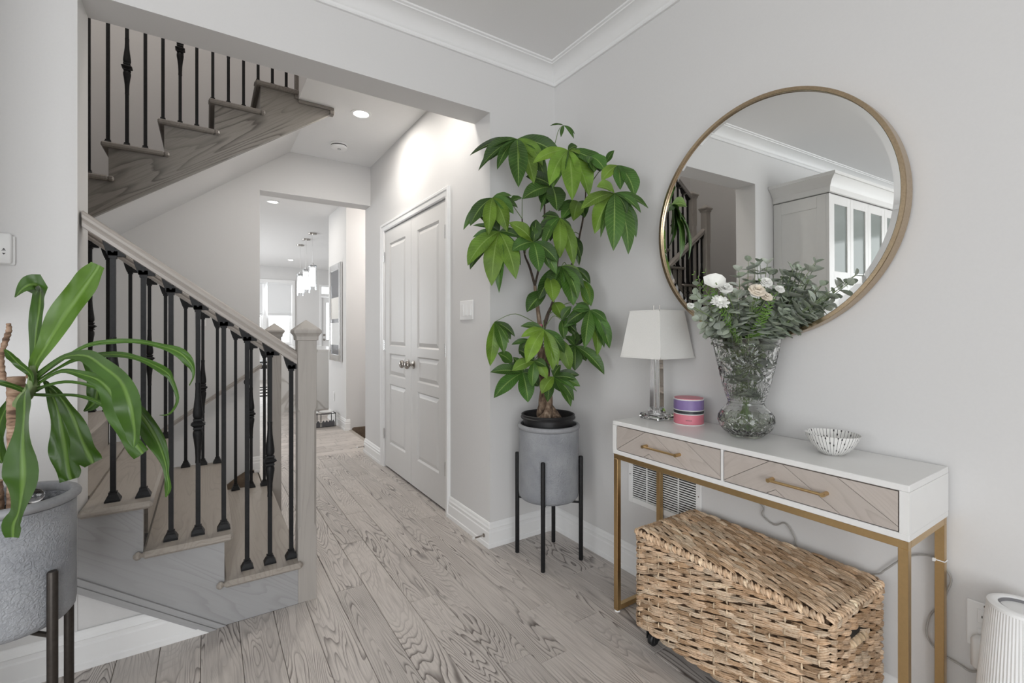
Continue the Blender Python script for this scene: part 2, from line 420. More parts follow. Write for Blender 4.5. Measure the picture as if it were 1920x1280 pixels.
# ---------------------------------------------------------------- plant shapes: points in millimetres, last number a width or radius
MONEY=[((-405,-198,2182),[(-541,-145,2118,30),(-592,-119,2006,35),(-513,-174,2011,41),(-443,-265,1909,78),(-372,-299,1929,67),(-321,-307,2028,54),(-262,-293,2126,42),(-289,-301,1948,55)]),
((-301,-481,2055),[(-470,-426,1976,43),(-415,-481,1866,62),(-333,-549,1793,74),(-242,-562,1824,76),(-263,-533,2023,30)]),
((-203,-330,2254),[(-271,-300,2246,11),(-232,-343,2182,16),(-178,-381,2173,14),(-155,-362,2207,11)]),
((-252,-584,2004),[(-225,-651,1923,51),(-247,-604,1924,40),(-292,-613,1955,24)]),
((-206,-639,1964),[(-201,-688,2009,24)]),
((-175,-683,1947),[(-242,-648,1874,44),(-195,-718,1823,43),(-138,-751,1795,67)]),
((-231,-717,1802),[(-340,-719,1812,51),(-381,-663,1721,54),(-326,-691,1615,66),(-289,-768,1532,69),(-210,-780,1522,63),(-158,-778,1602,45),(-170,-816,1702,28),(-314,-715,1594,23)]),
((-539,-169,1863),[(-463,-236,1870,24),(-475,-269,1770,48),(-506,-259,1678,64),(-587,-214,1660,55),(-667,-98,1698,35)]),
((-525,-214,1686),[(-694,-196,1504,75),(-590,-249,1406,76),(-551,-255,1374,45),(-497,-322,1439,70),(-444,-285,1653,35),(-446,-288,1514,37),(-641,-148,1655,27),(-641,-147,1714,21)]),
((-405,-341,1625),[(-525,-302,1714,57),(-518,-320,1575,57),(-417,-405,1470,62),(-311,-403,1467,53),(-432,-364,1701,39)]),
((-270,-322,1926),[(-427,-275,1850,67),(-280,-369,1792,78),(-347,-320,1785,16)]),
((-372,-195,1883),[(-437,-181,1854,39)]),
((-259,-364,1760),[(-286,-402,1548,56),(-216,-421,1514,54),(-346,-350,1653,43),(-349,-309,1695,41),(-359,-358,1598,45),(-276,-355,1517,38)]),
((-140,-371,1858),[(-236,-353,1755,49),(-209,-412,1741,62),(-229,-314,1808,39)]),
((-148,-330,1692),[(-135,-385,1563,39),(-128,-365,1527,33)]),
((-238,-355,1517),[(-267,-370,1387,43),(-207,-411,1314,70),(-162,-407,1438,54),(-212,-383,1334,43),(-201,-436,1348,53)]),
((-159,-359,1517),[(-94,-413,1430,33)]),
((-140,-395,1451),[(-140,-440,1301,38),(-130,-457,1311,46)]),
((-296,-328,1459),[(-328,-400,1329,63)]),
((-267,-264,1388),[(-379,-247,1283,66)]),
((-245,-302,1334),[(-243,-361,1247,57)]),
((-158,-479,1291),[(-249,-451,1290,37),(-227,-516,1102,54),(-131,-503,1063,50),(-125,-545,1104,37),(-105,-561,1101,52),(-118,-556,1229,34)]),
((-250,-370,1241),[(-209,-400,1312,35),(-272,-413,1145,37),(-199,-409,1163,32),(-198,-425,1214,38)]),
((-174,-385,1111),[(-194,-408,1193,35),(-247,-392,1158,30),(-205,-420,986,56),(-81,-501,967,54)]),
((-386,-401,1193),[(-494,-363,1157,31),(-483,-392,1033,58),(-359,-438,995,51),(-335,-445,1015,36)]),
((-291,-391,1153),[(-245,-426,986,53)]),
((-533,-185,1233),[(-557,-178,1009,54),(-513,-240,1073,48),(-501,-266,1126,24)]),
((-358,-252,1138),[(-445,-204,1116,22),(-408,-222,1066,36)]),
((-450,-216,1024),[(-537,-218,1075,45)]),
((-413,-360,1039),[(-519,-322,994,49),(-433,-370,916,44),(-368,-403,954,39),(-383,-415,1015,34)]),
((-427,-279,976),[(-585,-261,860,57),(-435,-337,836,63),(-479,-270,1057,37),(-388,-307,970,32)]),
((-322,-395,961),[(-398,-400,883,49),(-252,-443,814,45),(-228,-486,916,44),(-255,-489,949,36),(-242,-455,843,39),(-314,-444,1021,34),(-256,-495,893,15)])]
MSTEM={'a':[(-258,-234,763,22.5),(-265,-229,961,18.2),(-273,-224,1102,15.4),(-277,-221,1215,14.0),(-292,-212,1357,11.2),(-299,-207,1428,9.8)],'b':[(-310,-223,1426,8.4),(-334,-208,1524,7.0),(-355,-194,1586,5.6),(-362,-190,1664,4.2),(-367,-187,1777,4.2)],'c':[(-275,-247,1187,12.6),(-254,-260,1271,11.2),(-231,-276,1342,8.4),(-219,-283,1468,7.0),(-209,-290,1608,7.0),(-224,-280,1720,5.6),(-247,-265,1819,4.2)],'d':[(-219,-283,1468,7.0),(-163,-320,1510,7.0),(-132,-340,1580,7.0),(-113,-353,1692,5.6),(-97,-363,1791,5.6),(-87,-370,1917,4.2),(-106,-357,2029,4.2)],'e':[(-310,-223,1426,7.0),(-287,-239,1552,7.0),(-270,-250,1692,5.6),(-268,-251,1819,5.6),(-266,-253,1917,4.2),(-238,-271,2085,2.8)]}
DRAC=[('u',[(-2128,-527,1079,14),(-2121,-532,1109,30),(-2096,-548,1157,44),(-2071,-541,1217,63),(-2043,-547,1270,69),(-2017,-564,1314,63),(-1999,-576,1346,48),(-1992,-580,1362,37)]),
('u',[(-2130,-526,1072,10),(-2132,-501,1133,20),(-2131,-489,1189,31),(-2126,-492,1231,37),(-2119,-509,1272,42),(-2113,-537,1299,55),(-2125,-553,1306,46),(-2140,-555,1295,29),(-2154,-558,1272,3)]),
('a',[(-2122,-531,1062,5),(-2074,-563,1106,7),(-2021,-574,1148,10),(-1966,-597,1160,13),(-1904,-638,1160,11),(-1850,-685,1147,13),(-1815,-732,1134,23),(-1795,-745,1113,23),(-1784,-752,1092,12),(-1783,-753,1070,5),(-1792,-747,1048,3)]),
('a',[(-2122,-531,1058,7),(-2074,-563,1092,8),(-2028,-593,1117,11),(-1952,-642,1128,15),(-1893,-693,1115,12),(-1843,-737,1086,19),(-1829,-747,1064,11),(-1816,-755,1014,7),(-1832,-745,979,5),(-1855,-730,975,1)]),
('a',[(-2120,-532,1068,11),(-2060,-607,1119,13),(-2005,-667,1127,29),(-1961,-732,1101,38),(-1925,-780,1070,43),(-1904,-817,1023,52),(-1895,-823,970,52),(-1894,-824,941,35),(-1896,-823,919,4)]),
('a',[(-2120,-532,1051,8),(-2063,-594,1086,9),(-2010,-640,1077,19),(-1974,-676,1061,35),(-1946,-706,1024,47),(-1927,-731,973,50),(-1905,-745,921,44),(-1885,-758,888,34)]),
('a',[(-2120,-532,1040,7),(-2062,-570,1057,7),(-2005,-608,1048,8),(-1943,-636,1015,22),(-1901,-652,972,39),(-1866,-675,909,42),(-1846,-700,853,22),(-1840,-716,817,12),(-1836,-719,785,16),(-1843,-714,760,3)]),
('h',[(-2136,-522,1017,11),(-2126,-588,1048,18),(-2117,-642,1034,28),(-2111,-670,1001,40),(-2107,-696,960,54),(-2105,-709,910,66),(-2100,-725,862,70),(-2103,-723,820,63),(-2110,-718,777,40),(-2119,-712,752,41),(-2120,-711,723,29)]),
('h',[(-2124,-529,1040,8),(-2115,-500,1059,11),(-2101,-485,1015,23),(-2090,-480,968,40),(-2081,-486,910,55),(-2074,-491,857,61),(-2067,-495,810,58),(-2062,-499,786,43)]),
('h',[(-2122,-531,1031,7),(-2102,-508,1041,13),(-2080,-511,1012,23),(-2058,-513,965,40),(-2038,-526,905,52),(-2021,-537,859,63),(-2010,-544,833,46)]),
('a',[(-2131,-525,1040,12),(-2128,-551,1078,14),(-2151,-548,1107,16),(-2162,-553,1126,17),(-2172,-558,1143,4)]),
('a',[(-2140,-519,1031,10),(-2167,-538,1052,12),(-2195,-543,1062,11),(-2222,-537,1045,4)]),
('h',[(-2120,-532,1079,7),(-2075,-502,1120,9),(-2038,-478,1118,21),(-2019,-479,1084,39),(-2009,-485,1032,42),(-2017,-480,989,36),(-2042,-464,964,3)]),
('a',[(-2127,-528,1024,8),(-2099,-522,1020,8),(-2043,-547,1018,7),(-2001,-562,1001,10),(-1971,-582,978,9),(-1951,-595,947,3)]),
('h',[(-2140,-519,1024,8),(-2179,-446,1021,13),(-2216,-385,970,23),(-2235,-361,910,38),(-2232,-363,851,35),(-2225,-368,825,4)])]
CANE=[(-2178,-482,683,12),(-2176,-484,731,12),(-2176,-484,856,11),(-2175,-484,953,13),(-2170,-487,1022,17),(-2169,-488,1069,18)]
STUB=[(-2191,-486,1051,6.8),(-2197,-482,1092,6.8),(-2197,-482,1127,5.9),(-2189,-487,1161,6.3),(-2181,-493,1189,5.9),(-2182,-492,1208,4.4)]
EUCA=[(-83,-1247,1446),(-50,-1255,1428),(-129,-1342,1421),(-55,-1312,1392),(-205,-1283,1398),(-205,-1116,1361),(-349,-1215,1313),(-333,-1197,1263),(-338,-1222,1225),(-239,-1179,1194),(-174,-1164,1174),(-240,-1298,1314),(-211,-1328,1284),(-150,-1307,1259),(-162,-1325,1225),(-50,-1460,1419),(-59,-1393,1400),(-53,-1414,1395),(-50,-1353,1386),(-50,-1440,1365),(-50,-1477,1340),(-50,-1576,1364),(-50,-1557,1339),(-50,-1504,1300),(-50,-1501,1276),(-50,-1473,1295),(-50,-1411,1289),(-50,-1448,1242),(-50,-1397,1216),(-50,-1376,1194),(-100,-1378,1285),(-238,-1274,1271),(-293,-1259,1225),(-94,-1237,1208),(-50,-1321,1207),(-142,-1161,1184),(-243,-1257,1240),(-67,-1201,1174),(-173,-1293,1231),(-141,-1347,1229),(-114,-1390,1246),(-50,-1431,1282),(-50,-1461,1268),(-102,-1357,1327),(-60,-1372,1350),(-288,-1246,1295),(-328,-1232,1285),(-237,-1265,1307),(-50,-1312,1178),(-50,-1349,1203)]
BLOOM=[(-340,-1284,1348,29),(-313,-1301,1328,31),(-328,-1291,1284,33),(-410,-1238,1272,14),(-224,-1359,1321,33),(-199,-1376,1348,25),(-162,-1400,1326,19),(-198,-1377,1300,23),(-232,-1354,1309,19)]
FERN=[(-296,-1294,1224),(-311,-1284,1260),(-344,-1263,1358),(-180,-1371,1260),(-195,-1361,1242),(-335,-1269,1331),(-202,-1356,1331),(-272,-1310,1179),(-172,-1376,1287),(-371,-1245,1353)]
CORD1=[(-12,-1238,545),(-12,-1262,498),(-12,-1305,476),(-12,-1343,495),(-12,-1374,460),(-12,-1393,420)]
CORD2=[(-12,-1393,420),(-12,-1493,385),(-12,-1612,430),(-12,-1639,455),(-12,-1679,504),(-12,-1706,526),(-12,-1740,540),(-12,-1766,534),(-12,-1790,497),(-12,-1782,456),(-12,-1771,418),(-12,-1746,372),(-12,-1737,324),(-12,-1743,296),(-12,-1766,276),(-12,-1809,265),(-12,-1832,261),(-12,-1861,284)]
# ---------------------------------------------------------------- structure
CZ = 2.74; RISE = .1855; XH = -.453; BW = 2.235; RUN = .258; X1 = -1.437
# floors
fb = MB(); fb.box(-6.6, .1, -4.9, .0, -.12, -.018); fb.box(-1.45, XH+.1, 0, 2.45, -.12, -.018); fb.box(-1.45, -.33, 2.45, 5.0, -.12, -.018)
fb.box(-3.2, -1.45, 0, 1.2, -.12, -.018)
floor = structure(fb.build('floor', 'brown_wood', origin=(0, 0, 0)), 'grey-brown oak plank floor running from the room into the hall')
kb = MB(); kb.box(-4.2, 2.2, 5.0, 10.6, -.12, 0); kb.box(-4.2, -1.45, 2.40, 5.0, -.12, 0); kb.box(-.33, 2.2, 4.45, 5.0, -.12, 0)
structure(kb.build('floor_kitchen', 'floor_oak'), 'pale oak floor of the bright kitchen at the end of the hall')
PL = {}
def plank(x0, x1, y0, y1, along):
    L = (y1-y0 if along == 'y' else x1-x0); Wd = (x1-x0 if along == 'y' else y1-y0)
    key = (round(L, 2), round(Wd, 3))
    if key not in PL:
        g = .0006; m = MB(); h = .0022
        l, w = key[0], key[1]
        vs = [(g, g, -.018), (l-g, g, -.018), (l-g, w-g, -.018), (g, w-g, -.018), (g, g, -h), (l-g, g, -h), (l-g, w-g, -h), (g, w-g, -h)]
        e = g+.0016
        vs += [(e, e, 0), (l-e, e, 0), (l-e, w-e, 0), (e, w-e, 0)]
        fs = [(8, 9, 10, 11)]
        for i in range(4):
            j = (i+1) % 4; fs += [(i, j, 4+j, 4+i), (4+i, 4+j, 8+j, 8+i)]
        m.add(vs, fs); PL[key] = m.mesh('plank', 'floor_oak', fix=False)
    o = link('plank', PL[key], floor)
    if along == 'y': o.location = (x1, y0, 0); o.rotation_euler = (0, 0, PI/2)
    else: o.location = (x0, y0, 0)
rs = random.Random(4)
PW = .127
k = 0
x = 0.005
while x > -2.9:
    x0 = x-PW; xa = max(x0, -3.0)
    hall = x0 < XH and x0 >= -1.48
    ymax = 2.47 if hall else 0.0
    y = -2.9+rs.uniform(0, 1.1); ends = [-2.9]
    while y < ymax-.3: ends.append(round(y, 2)); y += rs.choice((.95, 1.15, 1.4, 1.65, 1.9))
    ends.append(ymax)
    for a, b2 in zip(ends[:-1], ends[1:]):
        if b2-a < .02: continue
        if hall and x > XH+.03 and b2 > 0:      # the board that meets the wall corner is ripped narrower inside the hall
            if a < 0: plank(xa, x, a, 0, 'y')
            plank(xa, XH+.02, max(a, 0), b2, 'y')
        else: plank(xa, x, a, b2, 'y')
    x = x0
y = 2.47
while y < 5.0:
    xs = [-1.45, round(-1.45+rs.uniform(.25, .9), 2), -.33]
    for a, b2 in zip(xs[:-1], xs[1:]): plank(a, b2, y, min(y+PW, 5.0), 'x')
    y += PW

# walls
w = MB()
w.box(-6.6, -2.135, 0, .173, -.1, 5.4); w.box(-2.135, XH, 0, .173, 2.386, 5.4); w.box(XH, .15, 0, .13, -.1, CZ+.1)
w.box(XH, .15, 0, .173, CZ+.1, 5.4)
w.prism([(-2.135, -.1), (-1.745, -.1), (-1.745, .0), (-2.135, .285)], 'y', .004, .12)
structure(w.build('wall_north', 'wall_paint'), 'light grey wall with the wide opening to the stair hall')
w = MB().box(0, .15, -4.95, .0, -.1, CZ+.1); structure(w.build('wall_east', 'wall_paint'), 'light grey wall carrying the round mirror')
w = MB(); sx0, sx1, sz0, sz1 = -4.7, -1.9, .3, 2.4
w.box(-6.6, sx0, -4.95, -4.8, -.1, CZ); w.box(sx1, 0, -4.95, -4.8, -.1, CZ); w.box(sx0, sx1, -4.95, -4.8, -.1, sz0); w.box(sx0, sx1, -4.95, -4.8, sz1, CZ)
structure(w.build('wall_south', 'wall_paint'), 'light grey wall behind the viewer with a wide window opening')
w = MB(); w.box(-6.6, -6.45, -4.8, -3.9, -.1, CZ); w.box(-6.6, -6.45, -1.3, 0, -.1, CZ); w.box(-6.6, -6.45, -3.9, -1.3, -.1, .5); w.box(-6.6, -6.45, -3.9, -1.3, 2.5, CZ)
structure(w.build('wall_west', 'wall_paint'), 'light grey west wall of the room with a window opening')
w = MB().box(-6.6, 0, -4.95, 0, CZ, CZ+.12); structure(w.build('ceiling', 'ceiling_paint'), 'flat white ceiling of the room')
# hall side wall with the closet doorway, and its return around the passage corner
DY0, DY1, DZ = .553, 1.823, 2.058
w = MB(); w.box(XH, XH+.115, .13, DY0, -.1, CZ); w.box(XH, XH+.115, DY1, 2.408, -.1, CZ); w.box(XH, XH+.115, DY0, DY1, DZ, CZ)
w.box(XH+.115, 1.6, 2.29, 2.408, -.4, CZ); w.box(0, .1, .13, 2.29, -.1, CZ)
structure(w.build('wall_hall', 'wall_paint'), 'light grey hall wall holding the white closet doors')
w = MB(); w.box(-.37, 1.6, 3.5, 3.62, -.4, CZ); w.box(-.37, -.25, 3.62, 4.45, -.1, CZ); w.box(1.5, 1.62, 2.408, 3.5, -.4, CZ); w.box(-.25, 2.2, 4.33, 4.45, -.1, CZ)
structure(w.build('wall_corridor', 'wall_paint'), 'pale wall past the side passage where the framed mirror hangs')
# stairwell back wall and the dropped header over the corridor
w = MB(); w.box(-4.2, -1.382, BW, 2.408, -2.4, 5.4); w.box(-1.382, XH, BW, 2.408, 2.371, 5.4)
structure(w.build('wall_stair', 'wall_paint'), 'light grey back wall of the stairwell and header over the corridor')
w = MB(); w.box(-4.35, -4.2, .173, 2.408, -.1, 5.4); w.box(XH, XH+.1, .173, BW, CZ+.3, 5.4)
structure(w.build('wall_landing', 'wall_paint'), 'plain wall beyond the stair landing')
w = MB(); w.box(-1.24, XH, .173, 1.2, CZ, CZ+.28); w.box(-1.16, XH, 1.2, BW, CZ, CZ+.28); w.box(-4.35, XH+.1, 0, 2.408, 5.4, 5.5)
structure(w.build('ceiling_hall', 'ceiling_paint'), 'flat white ceiling of the hall beside the stairs')
w = MB(); w.box(-.33, 1.6, 2.408, 3.5, -.32, -.19)
structure(w.build('floor_passage', 'brown_wood'), 'brown wood floor of the sunken side passage')
w = MB(); w.box(-4.35, 2.3, 2.408, 10.5, CZ, CZ+.12)
structure(w.build('ceiling_kitchen', 'ceiling_paint'), 'flat white ceiling of the kitchen')
# kitchen shell; far wall with the window and the back door
KW = 10.4
w = MB(); wx0, wx1, wz0, wz1 = -1.55, .0, .85, 2.33; dx0, dx1, dz1 = .64, 1.5, 2.35
w.box(-4.2, wx0, KW, KW+.15, -.1, CZ); w.box(wx0, wx1, KW, KW+.15, -.1, wz0); w.box(wx0, wx1, KW, KW+.15, wz1, CZ)
w.box(wx1, dx0, KW, KW+.15, -.1, CZ); w.box(dx0, dx1, KW, KW+.15, dz1, CZ); w.box(dx1, 2.3, KW, KW+.15, -.1, CZ)
structure(w.build('wall_kitchen', 'wall_paint'), 'pale far wall of the kitchen with window and back door')
w = MB(); w.box(2.2, 2.3, 4.45, KW, -.1, CZ); w.box(-4.35, -4.2, 2.408, 6.2, -.1, CZ); w.box(-4.35, -4.2, 8.8, KW, -.1, CZ); w.box(-4.35, -4.2, 6.2, 8.8, -.1, .6); w.box(-4.35, -4.2, 6.2, 8.8, 2.4, CZ)
structure(w.build('wall_kitchen_side', 'wall_paint'), 'pale side walls of the kitchen')

# window of the kitchen and its blinds, back door
wn = thing('window_1', 'white framed kitchen window at the end of the hall', 'window', (0, KW, .85), kind='structure')
m = MB()
for a, b2 in ((wx0-.07, wx0), (wx1, wx1+.07)): m.box(a, b2, KW-.03, KW, wz0-.07, wz1+.09, .004)
m.box(wx0, wx1, KW-.03, KW, wz1, wz1+.09, .004); m.box(wx0-.1, wx1+.1, KW-.06, KW, wz0-.09, wz0-.04, .004)
m.build('casing', 'trim_paint', wn)
for a, b2 in ((wx0, -.63), (-.55, wx1)):
    m = MB(); m.box(a, a+.05, KW+.04, KW+.09, wz0, wz1); m.box(b2-.05, b2, KW+.04, KW+.09, wz0, wz1)
    m.box(a+.05, b2-.05, KW+.04, KW+.09, wz0, wz0+.05); m.box(a+.05, b2-.05, KW+.04, KW+.09, wz1-.05, wz1); m.box(a+.05, b2-.05, KW+.04, KW+.09, 1.5, 1.54)
    f = m.build('sash', 'trim_paint', wn)
    MB().box(a+.05, b2-.05, KW+.06, KW+.065, wz0+.05, wz1-.05).build('pane', 'window_glass', f)
MB().box(-.63, -.55, KW+.02, KW+.1, wz0, wz1).build('mullion', 'trim_paint', wn)
for a, b2, lab in ((wx0+.02, -.64, 'white roman blind on the left half of the kitchen window'), (-.54, wx1-.01, 'wide white roman blind half lowered over the kitchen window')):
    t = thing('roman_blind', lab, 'blind', ((a+b2)/2, KW, 1.5), 'roman blinds of the kitchen window')
    MB().box(a, b2, KW-.03, KW-.022, 1.62, wz1-.01).build('cloth', 'blind_fabric', t)
    for z in (1.545, 1.575): MB().box(a, b2, KW-.05, KW-.015, z, z+.05, .008).build('fold', 'blind_fabric', t)
    MB().box(a, b2, KW-.045, KW-.005, wz1-.03, wz1+.01, .004).build('headrail', 'blind_fabric', t)
t = thing('door_1', 'white kitchen back door with a glass light and transom', 'door', (1.05, KW, 0), kind='structure')
m = MB()
for a, b2 in ((dx0, dx0+.05), (dx1-.05, dx1)): m.box(a, b2, KW-.02, KW+.1, 0, dz1)
m.box(dx0+.05, dx1-.05, KW-.02, KW+.1, dz1-.05, dz1); m.box(dx0+.05, dx1-.05, KW-.02, KW+.1, 2.05, 2.12)
m.build('frame', 'trim_paint', t)
m = MB().box(dx0+.06, dx0+.17, KW+.01, KW+.05, 0, 2.04).box(dx1-.17, dx1-.06, KW+.01, KW+.05, 0, 2.04).box(dx0+.17, dx1-.17, KW+.01, KW+.05, 0, .95).box(dx0+.17, dx1-.17, KW+.01, KW+.05, 1.9, 2.04)
l = m.build('leaf', 'trim_paint', t); MB().box(dx0+.17, dx1-.17, KW+.025, KW+.03, .95, 1.9).build('pane', 'window_glass', l)
m = MB()
for z in (.95, 1.07): m.lathe([(.025, 0), (.028, .008), (.012, .012), (.014, .03), (.026, .045), (.02, .062), (0, .066)], (dx0+.115, KW+.01, z), 12, 'y')
for i in range(len(m.v)): m.v[i] = (m.v[i][0], 2*(KW+.01)-m.v[i][1], m.v[i][2])
m.build('knob', 'nickel', t, smooth=True)
MB().box(dx0+.05, dx1-.05, KW+.03, KW+.035, 2.12, dz1-.05).build('transom_pane', 'window_glass', t)

# baseboards and crown
BP = [(0, 0), (.020, 0), (.020, .022), (.016, .026), (.016, .082), (.012, .088), (.012, .1), (.014, .104), (.009, .113), (.007, .124), (.003, .131), (0, .133)]
def base_run(name, p0, p1, nrm, label, m0=0, m1=0, zcut=None):
    """baseboard from p0 to p1; nrm points into the room; m0/m1 mitre (+1 outside corner, -1 inside)"""
    p0, p1, nrm = V((*p0, 0)), V((*p1, 0)), V((*nrm, 0)); d = (p1-p0).normalized(); m = MB()
    n = len(BP); vs = []
    for p, mm, s in ((p0, m0, -1), (p1, m1, 1)):
        for u, z in BP: vs.append(p+nrm*u+d*(s*mm*u)+V((0, 0, z)))
    fs = [tuple(range(n))[::-1], tuple(range(n, 2*n))]+[(i, (i+1) % n, n+(i+1) % n, n+i) for i in range(n)]
    m.add(vs, fs); return structure(m.build(name, 'trim_paint'), label)
base_run('baseboard_east', (0, -4.8), (0, 0), (-1, 0), 'white moulded baseboard under the mirror wall', 0, -1)
base_run('baseboard_north', (0, 0), (XH, 0), (0, -1), 'short white baseboard behind the tall plant stand', -1, 1)
base_run('baseboard_hall', (XH, 0), (XH, DY0-.048), (-1, 0), 'white baseboard between the wall corner and closet door', 1, 0)
base_run('baseboard_corner', (XH, DY1+.048), (XH, 2.408), (-1, 0), 'short white baseboard past the closet doors', 0, 0)
base_run('baseboard_corridor', (-.37, 3.5), (-.37, 4.43), (-1, 0), 'white baseboard under the framed mirror in the corridor', 1, 0)
base_run('baseboard_passage', (-.37, 3.5), (-.325, 3.5), (0, -1), 'tiny return of white baseboard at the passage', 1, 0)
base_run('baseboard_stair', (-1.382, BW), (-1.47, BW), (0, -1), 'short white baseboard on the stairwell wall end', 0, 0)
# the baseboard left of the stairs, cut off along the sloping stair trim
m = MB(); n = len(BP)
vs = [(-6.45, -u, z) for u, z in BP]+[(-1.748-z*1.42, -u, z) for u, z in BP]
m.add(vs, [tuple(range(n))[::-1], tuple(range(n, 2*n))]+[(i, (i+1) % n, n+(i+1) % n, n+i) for i in range(n)])
structure(m.build('baseboard_left', 'trim_paint'), 'white baseboard below the stair stringer, cut on a slope')
CP = [(0, 0), (.012, 0), (.016, .006), (.016, .018), (.02, .022), (.024, .03), (.036, .05), (.056, .066), (.078, .074), (.088, .075), (.09, .08), (.1, .083), (.102, .09), (0, .09)]
def crown_run(name, p0, p1, nrm, label, m0, m1):
    p0, p1, nrm = V((*p0, CZ-.09)), V((*p1, CZ-.09)), V((*nrm, 0)); d = (p1-p0).normalized(); m = MB(); n = len(CP); vs = []
    for p, mm, s in ((p0, m0, 1), (p1, m1, -1)):
        for u, z in CP: vs.append(p+nrm*u+d*(s*mm*u)+V((0, 0, z)))
    m.add(vs, [tuple(range(n))[::-1], tuple(range(n, 2*n))]+[(i, (i+1) % n, n+(i+1) % n, n+i) for i in range(n)])
    structure(m.build(name, 'trim_paint', smooth=True, ang=30), label)
crown_run('trim_1', (-6.45, 0), (0, 0), (0, -1), 'white crown moulding above the opening wall', 1, 1)
crown_run('trim_2', (0, 0), (0, -4.8), (-1, 0), 'white crown moulding above the mirror wall', 1, 1)
crown_run('trim_3', (-6.45, -4.8), (-6.45, 0), (1, 0), 'white crown moulding of the west wall', 1, 1)
crown_run('trim_4', (0, -4.8), (-6.45, -4.8), (0, 1), 'white crown moulding of the south wall', 1, 1)

# closet doors
door = thing('door_2', 'white three-panel double closet doors in the hall', 'door', (XH, 1.19, 0), kind='structure')
m = MB()
CS = [(0, 0), (0, .009), (.006, .012), (.03, .015), (.036, .02), (.05, .022), (.055, .018), (.055, 0)]   # across, out
def casing(y0, y1, z1):
    n = len(CS); path = []
    for (y, z, sy, sz) in ((y0, 0, -1, 0), (y0, z1, -1, 1), (y1, z1, 1, 1), (y1, 0, 1, 0)):
        for a, o in CS: path.append((XH-o, y+sy*a, z+sz*a))
    m.add(path, [tuple(range(n))[::-1], tuple(range(3*n, 4*n))]+[(j*n+i, j*n+(i+1) % n, (j+1)*n+(i+1) % n, (j+1)*n+i) for j in range(3) for i in range(n)])
casing(DY0, DY1, DZ); m.build('casing', 'trim_paint', door, smooth=True, ang=25)
m = MB(); m.box(XH-.006, XH+.1, DY0-.001, DY0+.006, 0, DZ); m.box(XH-.006, XH+.1, DY1-.006, DY1+.001, 0, DZ); m.box(XH-.006, XH+.1, DY0+.006, DY1-.006, DZ-.006, DZ+.001)
m.build('jamb', 'trim_paint', door)
MB().box(XH+.07, XH+.1, DY0, DY1, 0, DZ).build('closet_shadow', 'dark_gap', door)
def leaf(y0, y1):
    m = MB(); xf, xb = XH+.004, XH+.04; z0, z1 = .016, 2.046; st = .122
    ya, yb = y0+st, y1-st
    Z = [(.225, .735), (.805, .994), (1.056, 1.932)]
    m.box(xf+.011, xb, y0+.01, y1-.01, z0+.01, z1-.01)
    m.box(xf, xb, y0, ya, z0, z1); m.box(xf, xb, yb, y1, z0, z1)
    zz = [z0]+[q for p in Z for q in p]+[z1]
    for a, b2 in zip(zz[::2], zz[1::2]): m.box(xf, xb, ya, yb, a, b2)
    l = m.build('leaf', 'door_paint', door)
    for a, b2 in Z:
        q = MB(); A = [(xf+.0105, ya, a), (xf+.0105, yb, a), (xf+.0105, yb, b2), (xf+.0105, ya, b2)]
        g = .012; B = [(xf+.0105, ya+g, a+g), (xf+.0105, yb-g, a+g), (xf+.0105, yb-g, b2-g), (xf+.0105, ya+g, b2-g)]
        h = .040; C2 = [(xf+.002, ya+h, a+h), (xf+.002, yb-h, a+h), (xf+.002, yb-h, b2-h), (xf+.002, ya+h, b2-h)]
        # sloping edge of the stile, then the raised field
        A0 = [(xf, ya, a), (xf, yb, a), (xf, yb, b2), (xf, ya, b2)]
        vs = A0+B+C2; fs = [(8, 9, 10, 11)]
        for i in range(4):
            j = (i+1) % 4; fs += [(i, j, 4+j, 4+i), (4+i, 4+j, 8+j, 8+i)]
        q.add(vs, fs); q.build('panel', 'door_paint', l, fix=False)
    return l
def flip_fix(o):
    bm = bmesh.new(); bm.from_mesh(o.data)
    for f in bm.faces:
        if f.normal.x > 0: f.normal_flip()
    bm.to_mesh(o.data); bm.free()
lr = leaf(.562, 1.189); ll = leaf(1.193, 1.816)
for l in (lr, ll):
    for c in l.children: flip_fix(c)
def knob(y, z, parent):
    m = MB(); pr = [(.031, 0), (.031, .006), (.024, .009), (.011, .012), (.010, .03), (.018, .036), (.029, .046), (.031, .056), (.026, .066), (.014, .072), (0, .073)]
    m.lathe(pr, (0, 0, 0), 20, 'x'); m.v = [(XH+.004-p[0], y+p[1], z+p[2]) for p in m.v]
    m.build('knob', 'nickel', parent, smooth=True)
knob(1.137, .93, lr); knob(1.248, .93, ll)
for y, l in ((.557, lr), (1.821, ll)):
    for z in (.29, 1.06, 1.83):
        m = MB().tube([(XH-.006, y, z-.045), (XH-.006, y, z+.045)], .006, 8); m.box(XH-.004, XH+.002, y-.012, y+.012, z-.042, z+.042)
        m.build('hinge', 'chrome', l, smooth=True)
